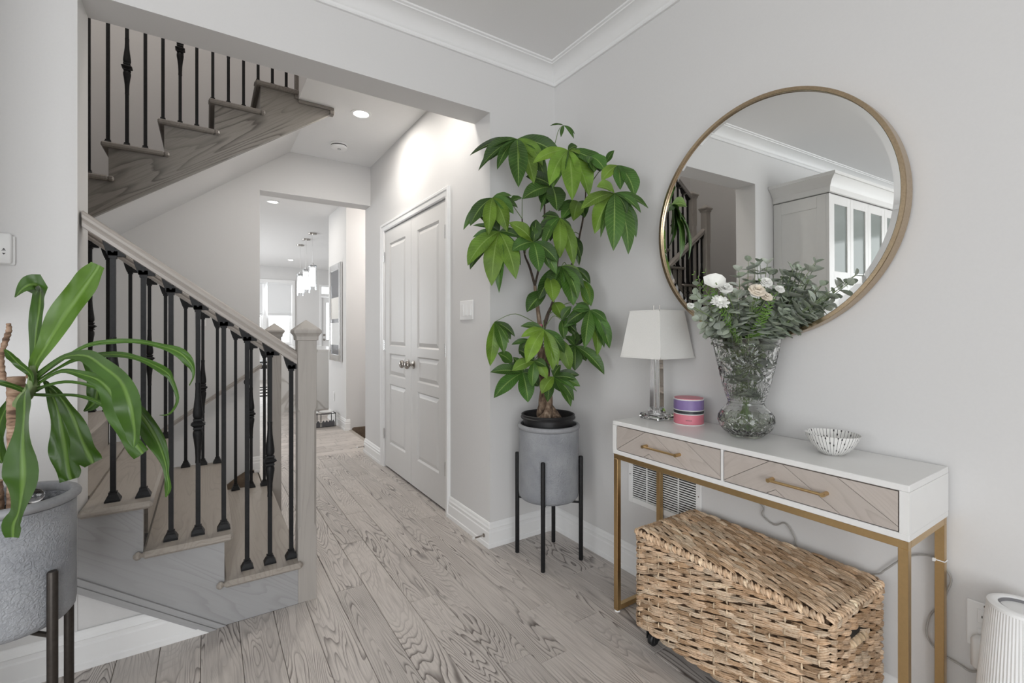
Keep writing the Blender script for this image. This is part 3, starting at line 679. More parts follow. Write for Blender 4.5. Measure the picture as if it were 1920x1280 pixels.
# ---------------------------------------------------------------- stairs
def riser_x(k): return X1-RUN*(k-1)
TT = .027
st = thing('staircase', 'grey oak lower staircase with black iron balusters rising to the landing', 'staircase', (X1, .6, 0))
YF, YB = 0.0, 1.2
for k in range(1, 9):
    z = RISE*k; xn = riser_x(k)+.03; xb = riser_x(k+1)-.002 if k < 8 else -4.2; y0 = YF if k < 3 else .176
    m = MB()
    if k <= 2: m.box(xb, xn, -.03, YB+.035, z-TT, z, .009); m.box(xb-.026, xb, -.03, -.003, z-TT, z, .009); m.box(xb-.026, xb, YB+.004, YB+.035, z-TT, z, .009)
    elif k == 3:
        m.box(-2.131, xn, -.03, YB+.035, z-TT, z, .009); m.box(xb, -2.131, .176, YB+.035, z-TT, z); m.box(xb-.026, xb, YB+.004, YB+.035, z-TT, z, .009)
    else: m.box(xb, xn, .176, YB+.035, z-TT, z, .009)
    m.build('tread', 'oak_y', st)
    m = MB().box(riser_x(k)-.018, riser_x(k), max(y0, .03), YB-.002, RISE*(k-1) if k > 1 else 0, z-TT); m.build('riser', 'oak_y', st)
# stepped stringers (near one shows, far one faces the basement stair)
def stringer(y0, y1, kmax, bot, x_end):
    up = []
    for k in range(1, kmax+1):
        x = riser_x(k)-.0; up += [(x, max(0, RISE*(k-1)-TT)), (x, RISE*k-TT)]
    up.append((x_end, RISE*kmax-TT))
    return up
m = MB()
for k in range(1, 4):
    xa, xc = (riser_x(k) if k > 1 else -1.4225), (riser_x(k+1) if k < 3 else -2.1345)
    zb = lambda x: max(0, (-1.722-x)*.715)
    zt = RISE*k-TT
    pts = [(xa, zb(xa)), (xa, zt), (xc, zt), (xc, zb(xc))]
    if xc < -1.722 < xa: pts.append((-1.722, 0))
    m.prism(pts, 'y', .0, .03)
m.build('stringer', 'oak_slope_down', st)
# sloping base moulding along the stringer's lower edge
m = MB(); s = .715
m.prism([(-1.7215, .001), (-2.1345, .2963), (-2.1345, .3213), (-1.69, .001)], 'y', -.010, .004)
m.prism([(-1.755, 0), (-2.1345, .2715), (-2.1345, .296), (-1.7215, .0006)], 'y', -.017, .004)
m.build('stringer_moulding', 'oak_slope_down', st)
m = MB()
for k in range(1, 9):
    xa, xc = riser_x(k), (riser_x(k+1) if k < 8 else -4.2)
    m.prism([(xa, max(0, RISE*k-.46)), (xa, RISE*k-TT), (xc, RISE*k-TT), (xc, max(0, RISE*k-.46))], 'y', YB-.03, YB)
m.build('stringer', 'oak_slope_down', st)
m = MB(); m.prism([(-1.45, -.019), (-1.45, -2.2), (-4.2, -2.2), (-4.2, .7), (-3.3, .7)], 'y', YB-.06, YB-.031); structure(m.build('wall_under_stair', 'wall_paint'), 'plain wall below the far side of the lower stairs')

# newel posts
def newel(cx, cy, z0, H, parent, name='newel_post', mat='oak_z', w=.038):
    m = MB(); z1 = z0+H; a, b2 = z0+.33*H/1.18, z0+.84*H/1.18
    def octo(z, hw, c):
        return [(cx+hw, cy-hw+c, z), (cx+hw, cy+hw-c, z), (cx+hw-c, cy+hw, z), (cx-hw+c, cy+hw, z), (cx-hw, cy+hw-c, z), (cx-hw, cy-hw+c, z), (cx-hw+c, cy-hw, z), (cx+hw-c, cy-hw, z)]
    e = .0012; c = .010
    Z = [(z0, e), (a-.012, e), (a+.004, c), (b2-.004, c), (b2+.012, e), (z1, e)]
    vs = []
    for z, q in Z: vs += octo(z, w, q)
    n = 8; fs = [tuple(range(n))[::-1], tuple(range(5*n, 6*n))]+[(i*n+j, i*n+(j+1) % n, (i+1)*n+(j+1) % n, (i+1)*n+j) for i in range(5) for j in range(n)]
    p = m.add(vs, fs).build(name, mat, parent)
    q = MB(); r = lambda v: v*math.sqrt(2)
    q.lathe([(r(w+.001), z1-.03), (r(w+.006), z1-.028), (r(w+.007), z1-.012), (r(w+.012), z1-.004), (r(w+.018), z1+.004), (r(w+.018), z1+.014), (r(w+.013), z1+.02), (r(w*.72), z1+.04), (0, z1+.062)], (cx, cy, 0), 4, rot=PI/4)
    q.build('newel_cap', mat, p); return p
newel(-1.384, .038, 0, 1.175, st); newel(-1.384, 1.21, 0, 1.175, st)
newel(-3.13, 1.195, RISE*8-.3, 1.37, st)

# handrails of the lower flight
RZ = lambda x: 1.60-.739*(x+2.142)     # centre line of the rails
RP = [(-.028, -.026), (.028, -.026), (.030, -.012), (.026, -.004), (.032, .004), (.032, .014), (.024, .025), (.008, .030), (-.008, .030), (-.024, .025), (-.032, .014), (-.032, .004), (-.026, -.004), (-.030, -.012)]
def rail(x0, x1, y, zf, name='handrail', parent=None, mat='oak_rail', sc=1.0):
    m = MB(); d = V((x1-x0, 0, zf(x1)-zf(x0))).normalized(); up = V((0, 0, 1)); U = V((0, 1, 0)); Wv = V((-d.z, 0, d.x)); Wv = Wv if Wv.z > 0 else -Wv
    Wn = V((0, 0, 1/max(.3, Wv.z)))*.86
    m.loft([(a*sc, b2*sc) for a, b2 in RP], [((x0, y, zf(x0)), U, Wn), ((x1, y, zf(x1)), U, Wn)])
    return m.build(name, mat, parent, smooth=True, ang=30)
rail(-2.128, -1.4225, .052, RZ, 'handrail', st); rail(-3.09, -1.4225, 1.205, RZ, 'handrail', st)
BM = {}
def baluster_mesh(L, kind, kz):
    key = (round(L, 3), kind, round(kz, 3))
    if key in BM: return BM[key]
    L, _, kz = key; m = MB(); h = .0082
    if kind == 'plain': m.box(-h, h, -h, h, 0, L)
    else:
        m.box(-h, h, -h, h, 0, kz-.155); m.box(-h, h, -h, h, kz+.165, L)
        def oct8(prof): m.lathe(prof, (0, 0, kz), 12, rot=PI/12)
        oct8([(h*1.25, -.156), (.0095, -.14), (.011, -.1), (.0155, -.062), (.0182, -.045), (.0185, -.035), (.0165, -.027), (.0125, -.022), (.0135, -.02)])
        oct8([(.0135, .02), (.0125, .022), (.0165, .027), (.0185, .035), (.018, .05), (.0155, .07), (.011, .11), (.0095, .145), (h*1.25, .166)])
        r2 = math.sqrt(2)
        m.lathe([(.016*r2, -.021), (.017*r2, -.018), (.016*r2, -.013), (.0135*r2, -.011), (.0245*r2, -.001), (.0245*r2, .001), (.0135*r2, .011), (.016*r2, .013), (.017*r2, .018), (.016*r2, .021)], (0, 0, kz), 4, rot=PI/4)
    me = m.mesh('baluster', 'black_iron', smooth=True, ang=35); BM[key] = me; return me
r2 = math.sqrt(2)
SHOE = MB().lathe([(.023*r2, 0), (.023*r2, .006), (.021*r2, .009), (.0155*r2, .022), (.0125*r2, .026), (.0125*r2, .034)], (0, 0, 0), 4, rot=PI/4).mesh('base_shoe', 'black_iron')
def bracket_mesh(slope):
    m = MB(); m.lathe([(.0115*r2, -.04), (.0115*r2, -.032), (.0145*r2, -.03), (.0145*r2, -.014)], (0, 0, 0), 4, rot=PI/4)
    P = [(-.0145, -.03), (.0145, -.032), (.036, -.032), (.036, -.0246), (-.03, .0242), (-.024, .0)]
    m.prism(P if slope > 0 else [(-u, w_) for u, w_ in P], 'y', -.0145, .0145)
    m.lathe([(.004, -.0170), (.004, -.0145), (.004, .0145), (.004, .0170)], (0, 0, -.016), 8, 'y')
    return m.mesh('top_bracket', 'black_iron')
BR = bracket_mesh(.739); BRU = bracket_mesh(-.739)
def baluster(x, y, z0, ztop, kind, kz, parent, br=BR):
    o = link('baluster', baluster_mesh(ztop-z0, kind, kz), parent, ORG[parent.name]); o.location = V((x, y, z0))-ORG[parent.name]
    a = link('base_shoe', SHOE, o); b2 = link('top_bracket', br, o); b2.location = (0, 0, ztop-z0)
for k, xs in ((1, (-1.612, -1.526, -1.442)), (2, (-1.872, -1.784, -1.696)), (3, (None, -2.046, -1.957))):
    for x, kind in zip(xs, ('plain', 'knuckle', 'plain')):
        if x is None: continue
        z0 = RISE*k; baluster(x, .055, z0, RZ(x)-.032, kind, .442, st)
for k in range(1, 8):
    for x, kind in zip((-1.603, -1.517, -1.442), ('plain', 'knuckle', 'plain')):
        xx = x-RUN*(k-1)
        if xx > -3.07: baluster(xx, 1.205, RISE*k, RZ(xx)-.032, kind, .47, st)

# upper flight
su = thing('staircase', 'grey oak upper staircase overhead, darkened to look shaded, with black iron balusters', 'staircase', (-2.0, 1.6, 1.5))
UX = lambda k: -2.236+.2497*(k-12)+.022      # riser positions, rising to the east
UZ = lambda k: .1862*k
YS = 1.2
for k in range(9, 16):
    z = UZ(k); xa, xb = UX(k)-.03, UX(k+1)
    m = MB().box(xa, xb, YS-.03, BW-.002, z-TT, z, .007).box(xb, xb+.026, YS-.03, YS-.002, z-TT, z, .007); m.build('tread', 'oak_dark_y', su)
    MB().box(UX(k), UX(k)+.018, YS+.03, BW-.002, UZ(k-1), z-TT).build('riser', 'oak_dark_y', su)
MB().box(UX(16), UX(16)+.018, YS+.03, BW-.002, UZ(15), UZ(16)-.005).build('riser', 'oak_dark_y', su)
ub = lambda x: 2.706+.705*(x+1.015)
m = MB()
for k in range(9, 17):
    xa, xc = UX(k), (UX(k+1) if k < 16 else -1.02)
    zt = UZ(k)-TT if k < 16 else CZ
    if k == 16: m.prism([(xa, ub(xa)), (xa, CZ-.002), (xc, CZ-.002), (xc, ub(xc))], 'y', YS, YS+.03)
    else: m.prism([(xa, ub(xa)), (xa, zt), (xc, zt), (xc, ub(xc))], 'y', YS, YS+.03)
m.build('stringer', 'oak_slope_up_shaded', su)
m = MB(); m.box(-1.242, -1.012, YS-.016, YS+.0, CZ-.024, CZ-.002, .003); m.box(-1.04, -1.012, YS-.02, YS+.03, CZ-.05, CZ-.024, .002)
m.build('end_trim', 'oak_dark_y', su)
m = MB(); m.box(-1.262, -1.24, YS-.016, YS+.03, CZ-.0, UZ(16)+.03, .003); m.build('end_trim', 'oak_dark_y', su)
us = lambda x: 2.74+.745*(x+1.15)
m = MB().prism([(-3.3, us(-3.3)), (-1.15, 2.74), (-1.15, 2.8), (-3.3, us(-3.3)+.06)], 'y', YS+.031, BW)
structure(m.build('ceiling_stair', 'wall_paint'), 'white sloping soffit under the upper staircase')
for k in range(9, 16):
    for i, kind in enumerate(('plain', 'knuckle', 'plain')):
        x = -2.223+.0835*i+.2497*(k-12); z0 = UZ(k); zt = z0+.95+.745*(.0835*i)
        baluster(x, 1.255, z0, zt, kind, .47, su, BRU)
URZ = lambda x: UZ(12)+.95+.03+.745*(x+2.223)
rail(-2.96, -1.2, 1.255, URZ, 'handrail', su, mat='oak_x')
newel(-2.96, 1.25, RISE*8, 1.22, su)
# landing floor slab
structure(MB().box(-4.2, -3.25, .176, BW, 1.3, RISE*8-TT-.001).build('floor_landing', 'brown_wood'), 'stair landing floor')
# basement flight, its skirt and wall rail
sb = thing('staircase', 'basement staircase dropping away behind the lower flight', 'staircase', (-1.5, 1.7, -.2))
for k in range(0, 5):
    z = -.0-RISE*k; x = -1.45-.25*k
    MB().box(x-.28, x, 1.237, BW-.022, z-RISE-TT, z-RISE).build('tread', 'oak_y', sb)
    MB().box(x-.02, x, 1.237, BW-.022, z-RISE, z-TT).build('riser', 'oak_y', sb)
MB().box(-1.47, -1.40, 1.237, BW-.001, -.026, .003, .004).build('nosing', 'oak_y', sb)
m = MB().prism([(-1.425, .0), (-1.425, .028), (-1.475, .03), (-1.545, -.01), (-2.9, -1.0), (-2.9, -1.3), (-1.47, -.2), (-1.47, 0)], 'y', BW-.02, BW-.001); m.build('skirt', 'brown_wood', sb)
hr = thing('wall_handrail', 'grey-brown wooden handrail bracketed to the stairwell wall', 'handrail', (-1.9, BW, .6))
hz = lambda x: .897+.702*(x+1.376)
rail(-2.9, -1.376, BW-.075, hz, 'rail', hr, mat='oak_rail', sc=.62)
for x in (-1.47, -2.3):
    m = MB(); m.lathe([(.03, 0), (.028, .006), (.012, .012)], (0, 0, 0), 14, 'y'); m.v = [(x+p[0], BW-p[1], hz(x)-.07+p[2]) for p in m.v]
    m.tube([(x, BW-.008, hz(x)-.07), (x, BW-.05, hz(x)-.072), (x, BW-.072, hz(x)-.055), (x, BW-.075, hz(x)-.018)], .007, 8)
    m.build('bracket', 'black_iron', hr, smooth=True)
# sunken passage step
m = MB(); m.box(-.345, -.30, 2.41, 3.498, -.024, .002, .004)
structure(m.build('trim_5', 'oak_y'), 'oak nosing at the edge of the sunken side passage')
m = MB(); m.prism([(-.30, .02), (-.28, .03), (1.4, -.0), (1.4, -.3), (-.30, -.3)], 'y', 3.48, 3.499); m.box(-.33, -.30, 2.41, 3.499, -.3, -.024)
structure(m.build('trim_6', 'brown_wood'), 'dark wooden skirting inside the sunken side passage')
# ---------------------------------------------------------------- console table and what stands on it
TZ = .807; TY0, TY1 = -1.785, -.785; TX0, TX1 = -.310, -.012; TB = .668
ct = thing('console_table', 'white console table with two chevron wood drawers on a brass frame', 'table', (-.16, -1.285, 0))
m = MB(); th = .017; D1 = (-1.283, -.805); D2 = (-1.765, -1.291)
m.box(TX0, TX1, TY0, TY1, TZ-th, TZ, .0015); m.box(TX0, TX1, TY0, TY1, TB, TB+th, .0015)
m.box(TX0, TX1, TY0, TY0+.02, TB+th, TZ-th); m.box(TX0, TX1, TY1-.02, TY1, TB+th, TZ-th); m.box(TX0, TX1, -1.291, -1.283, TB+th, TZ-th); m.box(TX1-.01, TX1-.002, TY0+.02, TY1-.02, TB+th, TZ-th)
m.build('carcass', 'white_lacquer', ct)
def drawer(y0, y1, apex, hw):
    z0, z1 = TB+th+.003, TZ-th-.003; y0 += .003; y1 -= .003
    d = MB().box(TX0+.012, TX1-.03, y0, y1, z0, z1).build('drawer', 'drawer_oak', ct)
    # chevron boards, u runs from the left end (y1) to the right end (y0)
    W_ = y1-y0; ua = apex*W_; a = math.radians(33); pw = .079
    for side in (-1, 1):
        for i in range(-9, 10):
            # board axis slopes up towards the apex on both sides
            poly = [(0, z0), (W_, z0), (W_, z1), (0, z1)]
            poly = clip(poly, -1, 0, ua) if side < 0 else clip(poly, 1, 0, -ua)
            n = (-side*-math.sin(a)*-1, math.cos(a)) if False else ((-math.sin(a), math.cos(a)) if side < 0 else (math.sin(a), math.cos(a)))
            off = n[0]*ua+n[1]*(z0+.018)
            lo, hi = off+i*pw+.0007, off+(i+1)*pw-.0007
            if poly: poly = clip(poly, n[0], n[1], -lo)
            if poly: poly = clip(poly, -n[0], -n[1], hi)
            if len(poly) < 3: continue
            ar = abs(sum(p[0]*q[1]-q[0]*p[1] for p, q in zip(poly, poly[1:]+poly[:1])))/2
            if ar < 4e-5: continue
            c = (sum(p[0] for p in poly)/len(poly), sum(p[1] for p in poly)/len(poly))
            # local frame: x along the board, y across, z out of the front
            ax = (math.cos(a), math.sin(a)) if side < 0 else (math.cos(a), -math.sin(a))
            q = MB(); loc = [((p[0]-c[0])*ax[0]+(p[1]-c[1])*ax[1], -(p[0]-c[0])*ax[1]+(p[1]-c[1])*ax[0]) for p in poly]
            q.prism(loc, 'z', 0, .0125)
            o = link('plank', q.mesh('plank', 'drawer_oak'), d)
            X_ = V((0, -ax[0], ax[1])); Z_ = V((-1, 0, 0)); Y_ = Z_.cross(X_)
            o.matrix_local = Matrix(((X_.x, Y_.x, Z_.x, TX0+.0135-ORG[ct.name].x), (X_.y, Y_.y, Z_.y, y1-c[0]-ORG[ct.name].y), (X_.z, Y_.z, Z_.z, c[1]-ORG[ct.name].z), (0, 0, 0, 1)))
    m = MB(); yc = (y0+y1)/2; hz_ = .736; hx = TX0-.024
    m.tube([(hx, yc-hw, hz_), (hx, yc+hw, hz_)], .0042, 10)
    for s in (-1, 1): m.tube([(TX0+.001, yc+s*(hw-.006), hz_), (hx-.004, yc+s*(hw-.006), hz_)], .0062, 12)
    m.build('handle', 'brass', d, smooth=True)
drawer(*D1, .36, .082); drawer(*D2, .36, .080)
lw = .021
for x0 in (TX0+.003, TX1-lw-.003):
    for y0 in (TY0+.003, TY1-lw-.003): MB().box(x0, x0+lw, y0, y0+lw, .006, TB-lw, .001).build('leg', 'brass', ct); 
    MB().box(x0, x0+lw, TY0+.003, TY1-.003, TB-lw, TB-.0005, .001).build('rail', 'brass', ct)
for y0 in (TY0+.003, TY1-lw-.003):
    MB().box(TX0+.003+lw, TX1-lw-.003, y0, y0+lw, TB-lw, TB-.0005, .001).build('rail', 'brass', ct)
    MB().box(TX0+.003+lw, TX1-lw-.003, y0, y0+lw, .006, .006+lw, .001).build('stretcher', 'brass', ct)
MB().box(TX1-lw-.003, TX1-.003, TY0+.003+lw, TY1-lw-.003, .006, .006+lw, .001).build('stretcher', 'brass', ct)
for x0 in (TX0+.0135, TX1-.0135):
    for y0 in (TY0+.0135, TY1-.0135): MB().lathe([(.012, 0), (.012, .006)], (x0, y0, 0), 12).build('glide', 'white_plastic', ct)

# table lamp
lx, ly = -.122, -.862
lp = thing('table_lamp', 'table lamp with square white shade on a clear crystal column', 'lamp', (lx, ly, TZ))
m = MB(); r2 = math.sqrt(2)
m.box(lx-.055, lx+.055, ly-.055, ly+.055, TZ+.0005, TZ+.026, .008); m.build('base', 'lamp_crystal', lp)
m = MB(); m.lathe([(.0265*r2, TZ+.0265), (.0265*r2, TZ+.03), (.021*r2, TZ+.05), (.0185*r2, 1.07), (.0185*r2, 1.075)], (lx, ly, 0), 4, rot=PI/4)
m.build('column', 'lamp_crystal', lp)
MB().tube([(lx, ly, TZ+.027), (lx, ly, 1.1)], .0042, 8).build('rod', 'chrome', lp)
m = MB(); zb, zt = 1.072, 1.275
for (s0, z0, s1, z1) in ((.109, zb, .080, zt),):
    for fl in (0, .0018):
        pass
    o1 = [(s*.109, t*.109, zb) for s, t in ((-1, -1), (1, -1), (1, 1), (-1, 1))]; o2 = [(s*.08, t*.08, zt) for s, t in ((-1, -1), (1, -1), (1, 1), (-1, 1))]
    i1 = [(s*.1068, t*.1068, zb) for s, t in ((-1, -1), (1, -1), (1, 1), (-1, 1))]; i2 = [(s*.0778, t*.0778, zt) for s, t in ((-1, -1), (1, -1), (1, 1), (-1, 1))]
    vs = [(lx+p[0], ly+p[1], p[2]) for p in o1+o2+i2+i1]
    m.add(vs, [(r*4+i, r*4+(i+1) % 4, ((r+1) % 4)*4+(i+1) % 4, ((r+1) % 4)*4+i) for r in range(4) for i in range(4)])
sh = m.build('shade', 'linen', lp)
m = MB()
for z, s in ((zb, .1098), (zt-.006, .0815)):
    for a, b2 in (((-s, -s), (s, -s)), ((s, -s), (s, s)), ((s, s), (-s, s)), ((-s, s), (-s, -s))):
        m.box(lx+min(a[0], b2[0])-.0008, lx+max(a[0], b2[0])+.0008, ly+min(a[1], b2[1])-.0008, ly+max(a[1], b2[1])+.0008, z, z+.006)
m.build('shade_trim', 'linen', sh)
for s in (-1, 1): MB().tube([(lx+s*.011, ly-s*.007, 1.1), (lx+s*.011, ly-s*.007, 1.298)], .0013, 6).build('finial_post', 'nickel', lp)

# candle tin
tx, ty = -.095, -1.002
tn = thing('candle_tin', 'stacked round tin with purple top half and pink bottom half', 'tin', (tx, ty, TZ))
R = .0585
def band(name, mat, z0, z1, r=R, par=tn): return MB().lathe([(r-.001, z0), (r, z0+.001), (r, z1-.001), (r-.001, z1)], (tx, ty, TZ), 40).build(name, mat, par, smooth=True)
band('base_rim', 'ceramic', .0, .004, R+.0012); pk = band('body', 'tin_pink', .004, .0425); band('rim', 'ceramic', .0425, .046, R+.0012)
band('black_band', 'tin_black', .046, .058); band('rim', 'ceramic', .058, .0615, R+.0012); band('purple_sleeve', 'tin_purple', .0615, .1); band('rim', 'ceramic', .1, .1045, R+.0012)
MB().lathe([(0, .1035), (R-.003, .1035), (R-.002, .1072), (0, .1072)], (tx, ty, TZ), 40).build('lid', 'tin_pink', tn, smooth=True)
def text_mesh(txt, size, mat, M, parent, name='lettering', ext=.0002):
    c = bpy.data.curves.new(name, 'FONT'); c.body = txt; c.size = size; c.align_x = 'CENTER'; c.extrude = ext
    o = bpy.data.objects.new(name, c); COL.objects.link(o); bpy.context.view_layer.update()
    dg = bpy.context.evaluated_depsgraph_get(); me = bpy.data.meshes.new_from_object(o.evaluated_get(dg)); bpy.data.objects.remove(o); bpy.data.curves.remove(c)
    me.transform(M); me.materials.clear(); me.materials.append(MATS[mat])
    return link(name, me, parent)
# a tiny dark maker's line on the pink half, as small printed dashes
m = MB()
for i in range(9):
    a = math.radians(205+i*2.6); rr = R+.0002
    for da, zz in ((0, .0195),): 
        p = (tx+rr*math.cos(a), ty+rr*math.sin(a)); q = (tx+rr*math.cos(a+.03), ty+rr*math.sin(a+.03))
        h_ = .0028 if i % 3 else .0022
        m.add([(p[0], p[1], TZ+zz), (q[0], q[1], TZ+zz), (q[0], q[1], TZ+zz+h_), (p[0], p[1], TZ+zz+h_)], [(0, 1, 2, 3)])
m.build('print', 'print_dark', pk, fix=False)

# bowl
bx, by = -.132, -1.543
prof = [(.024, .0), (.030, .0015), (.047, .016), (.060, .033), (.069, .051), (.0735, .064), (.0718, .0642), (.067, .051), (.057, .033), (.044, .018), (.028, .006), (0, .004)]
b_ = MB().lathe([(0, .0005)]+prof, (bx, by, TZ), 48).build('bowl', 'bowl_print', None, smooth=True, ang=60, origin=(bx, by, TZ))
tag(b_, 'small white bowl with black dotted lines on the console table', 'bowl')

# cut crystal vase with water
vx, vy = -.124, -1.262
VP_ = [(.046, 0), (.054, .004), (.074, .020), (.088, .036), (.0945, .058), (.0925, .075), (.084, .09), (.070, .105), (.0605, .118), (.0595, .126), (.064, .138), (.0735, .165), (.0815, .195), (.0905, .235), (.1005, .285), (.1095, .33), (.1135, .356)]
def interp(z):
    for (r0, z0), (r1, z1) in zip(VP_[:-1], VP_[1:]):
        if z0 <= z <= z1: return r0+(r1-r0)*(z-z0)/(z1-z0)
    return VP_[-1][0]
def cut(th_, z):
    """depth of the wheel-cut pattern at an angle and height"""
    def groove(q, w): q = abs(q-round(q)); return max(0, 1-q/w)
    g = 0
    if .012 < z < .082:
        a = th_*16/(2*PI); b2 = (z-.012)/.036
        g = max(groove(a+b2, .11), groove(a-b2, .11))
        return g*.0030
    if .132 < z < .348:
        n = 5; k = round(th_*n/(2*PI)); dth = th_-k*2*PI/n; u = dth*interp(z); w_ = z-.262
        rr = math.hypot(u, w_*.95)
        if rr < .064 and rr > .006:
            ph = math.atan2(w_, u)+rr*9
            return groove(ph*13/(2*PI), .36)*.0042*min(1, rr/.02)
        if abs(rr-.068) < .003: return .0028*(1-abs(rr-.068)/.003)
        if z < .215:
            a = th_*40/(2*PI); b2 = z/.016
            return max(groove(a+b2*.5, .2), groove(a-b2*.5, .2))*.0014
    return 0
m = MB(); NS = 200; zs = [0]; 
while zs[-1] < .355: zs.append(min(.356, zs[-1]+(.0032)))
vs = []; fs = []
for z in zs:
    for k in range(NS):
        th_ = -PI+2*PI*k/NS; r = interp(z)-cut(th_, z); vs.append((vx+r*math.cos(th_), vy+r*math.sin(th_), TZ+.0006+z))
n = len(zs)
for i in range(n-1):
    for k in range(NS): fs.append((i*NS+k, i*NS+(k+1) % NS, (i+1)*NS+(k+1) % NS, (i+1)*NS+k))
IN = [(.354, -.0055), (.33, -.0065), (.285, -.0065), (.235, -.0065), (.195, -.0065), (.165, -.0065), (.138, -.0065), (.122, -.007), (.108, -.008), (.09, -.008), (.06, -.008), (.036, -.009), (.022, -.014)]
k0 = len(vs)
for z, d in IN:
    for k in range(NS):
        th_ = -PI+2*PI*k/NS; r = max(.02, interp(z)+d); vs.append((vx+r*math.cos(th_), vy+r*math.sin(th_), TZ+.0006+z))
for k in range(NS): fs.append(((n-1)*NS+k, (n-1)*NS+(k+1) % NS, k0+(k+1) % NS, k0+k))
for i in range(len(IN)-1):
    for k in range(NS): fs.append((k0+i*NS+k, k0+i*NS+(k+1) % NS, k0+(i+1)*NS+(k+1) % NS, k0+(i+1)*NS+k))
fs.append(tuple(k0+(len(IN)-1)*NS+k for k in range(NS))); fs.append(tuple(range(NS))[::-1])
vz = m.add(vs, fs).build('vase', 'crystal', None, smooth=True, ang=14, origin=(vx, vy, TZ))
tag(vz, 'large cut crystal vase with a bulging foot on the console table', 'vase')
MB().lathe([(0, .0235), (.058, .0235), (.076, .037), (.0862, .058), (.0845, .0745), (0, .0745)], (vx, vy, TZ+.0006), 40).build('water', 'water_clear', vz, smooth=True)

# bouquet: eucalyptus stems, blooms and fern sprigs
def disc_leaf(w, l, cup):
    """round eucalyptus leaf lying along +x, attached at the origin"""
    vs = [(0, 0, 0)]; uv = [(0, .5)]; rows = [.18, .45, .72, .92]; fs = []
    wd = [.62, .98, .86, .45]; c = 5
    for t, s in zip(rows, wd):
        for k in range(c):
            v = -1+2*k/(c-1); vs.append((t*l, v*s*w/2, cup*(v*v)*s*w+cup*.6*t*t*l)); uv.append((t, .5+v*.5))
    vs.append((l, 0, cup*.6*l)); uv.append((1, .5))
    for k in range(c-1): fs.append((0, 1+k, 2+k))
    for r in range(3):
        for k in range(c-1): fs.append((1+r*c+k, 1+(r+1)*c+k, 2+(r+1)*c+k, 2+r*c+k))
    for k in range(c-1): fs.append((1+3*c+k, 1+4*c, 2+3*c+k))
    me = bpy.data.meshes.new('leaf'); me.from_pydata(vs, [], fs); ul = me.uv_layers.new(name='UVMap')
    for lp_ in me.loops: ul.data[lp_.index].uv = uv[lp_.vertex_index]
    me.polygons.foreach_set('use_smooth', [True]*len(me.polygons)); me.materials.append(MATS['euca_leaf']); return me
EL = [disc_leaf(w, l, c) for w, l, c in ((.056, .052, .10), (.050, .049, .22), (.045, .045, -.12), (.032, .035, .15))]
re_ = random.Random(8)
EPLACE = ['arching over the left rim', 'rising in the middle', 'leaning over the right side']
foot = V((vx, vy, TZ+.03))
def frame(T, ref): 
    X_ = T.normalized(); Y_ = ref.cross(X_)
    if Y_.length < 1e-4: Y_ = V((1, 0, 0)).cross(X_)
    Y_.normalize(); return X_, Y_, X_.cross(Y_)
ORD = ['leftmost', 'second from left', 'third from left', 'fourth from left', 'fifth from left', 'sixth from left', 'seventh from left', 'eighth from left', 'ninth from left', 'tenth from left', 'eleventh from left', 'twelfth from left', 'thirteenth from left', 'fourteenth from left', 'fifteenth from left', 'sixteenth from left', 'seventeenth from left', 'eighteenth from left', 'nineteenth from left', 'twentieth from left', 'twenty-first from left', 'twenty-second from left', 'twenty-third from left', 'twenty-fourth from left', 'twenty-fifth from left']
def ranked(tips, noun, cuts, names, tail):
    lab = {}
    for lo, hi, nm in zip((-9,)+cuts, cuts+(9,), names):
        ids = sorted((i for i, p in enumerate(tips) if lo <= p[2]/1000 < hi), key=lambda i: -tips[i][1]+tips[i][0]*.6)
        for r_, i in enumerate(ids): lab[i] = ORD[r_]+' of the '+noun+' '+nm+tail
    return lab
ELAB = ranked(EUCA, 'grey-green eucalyptus stems', (1.245, 1.315), ('hanging low', 'ending midway', 'reaching high'), ' in the vase')
FLAB = ranked([p[:3] for p in FERN], 'bright green fern sprigs', (1.27,), ('low', 'high'), ' in the bouquet')
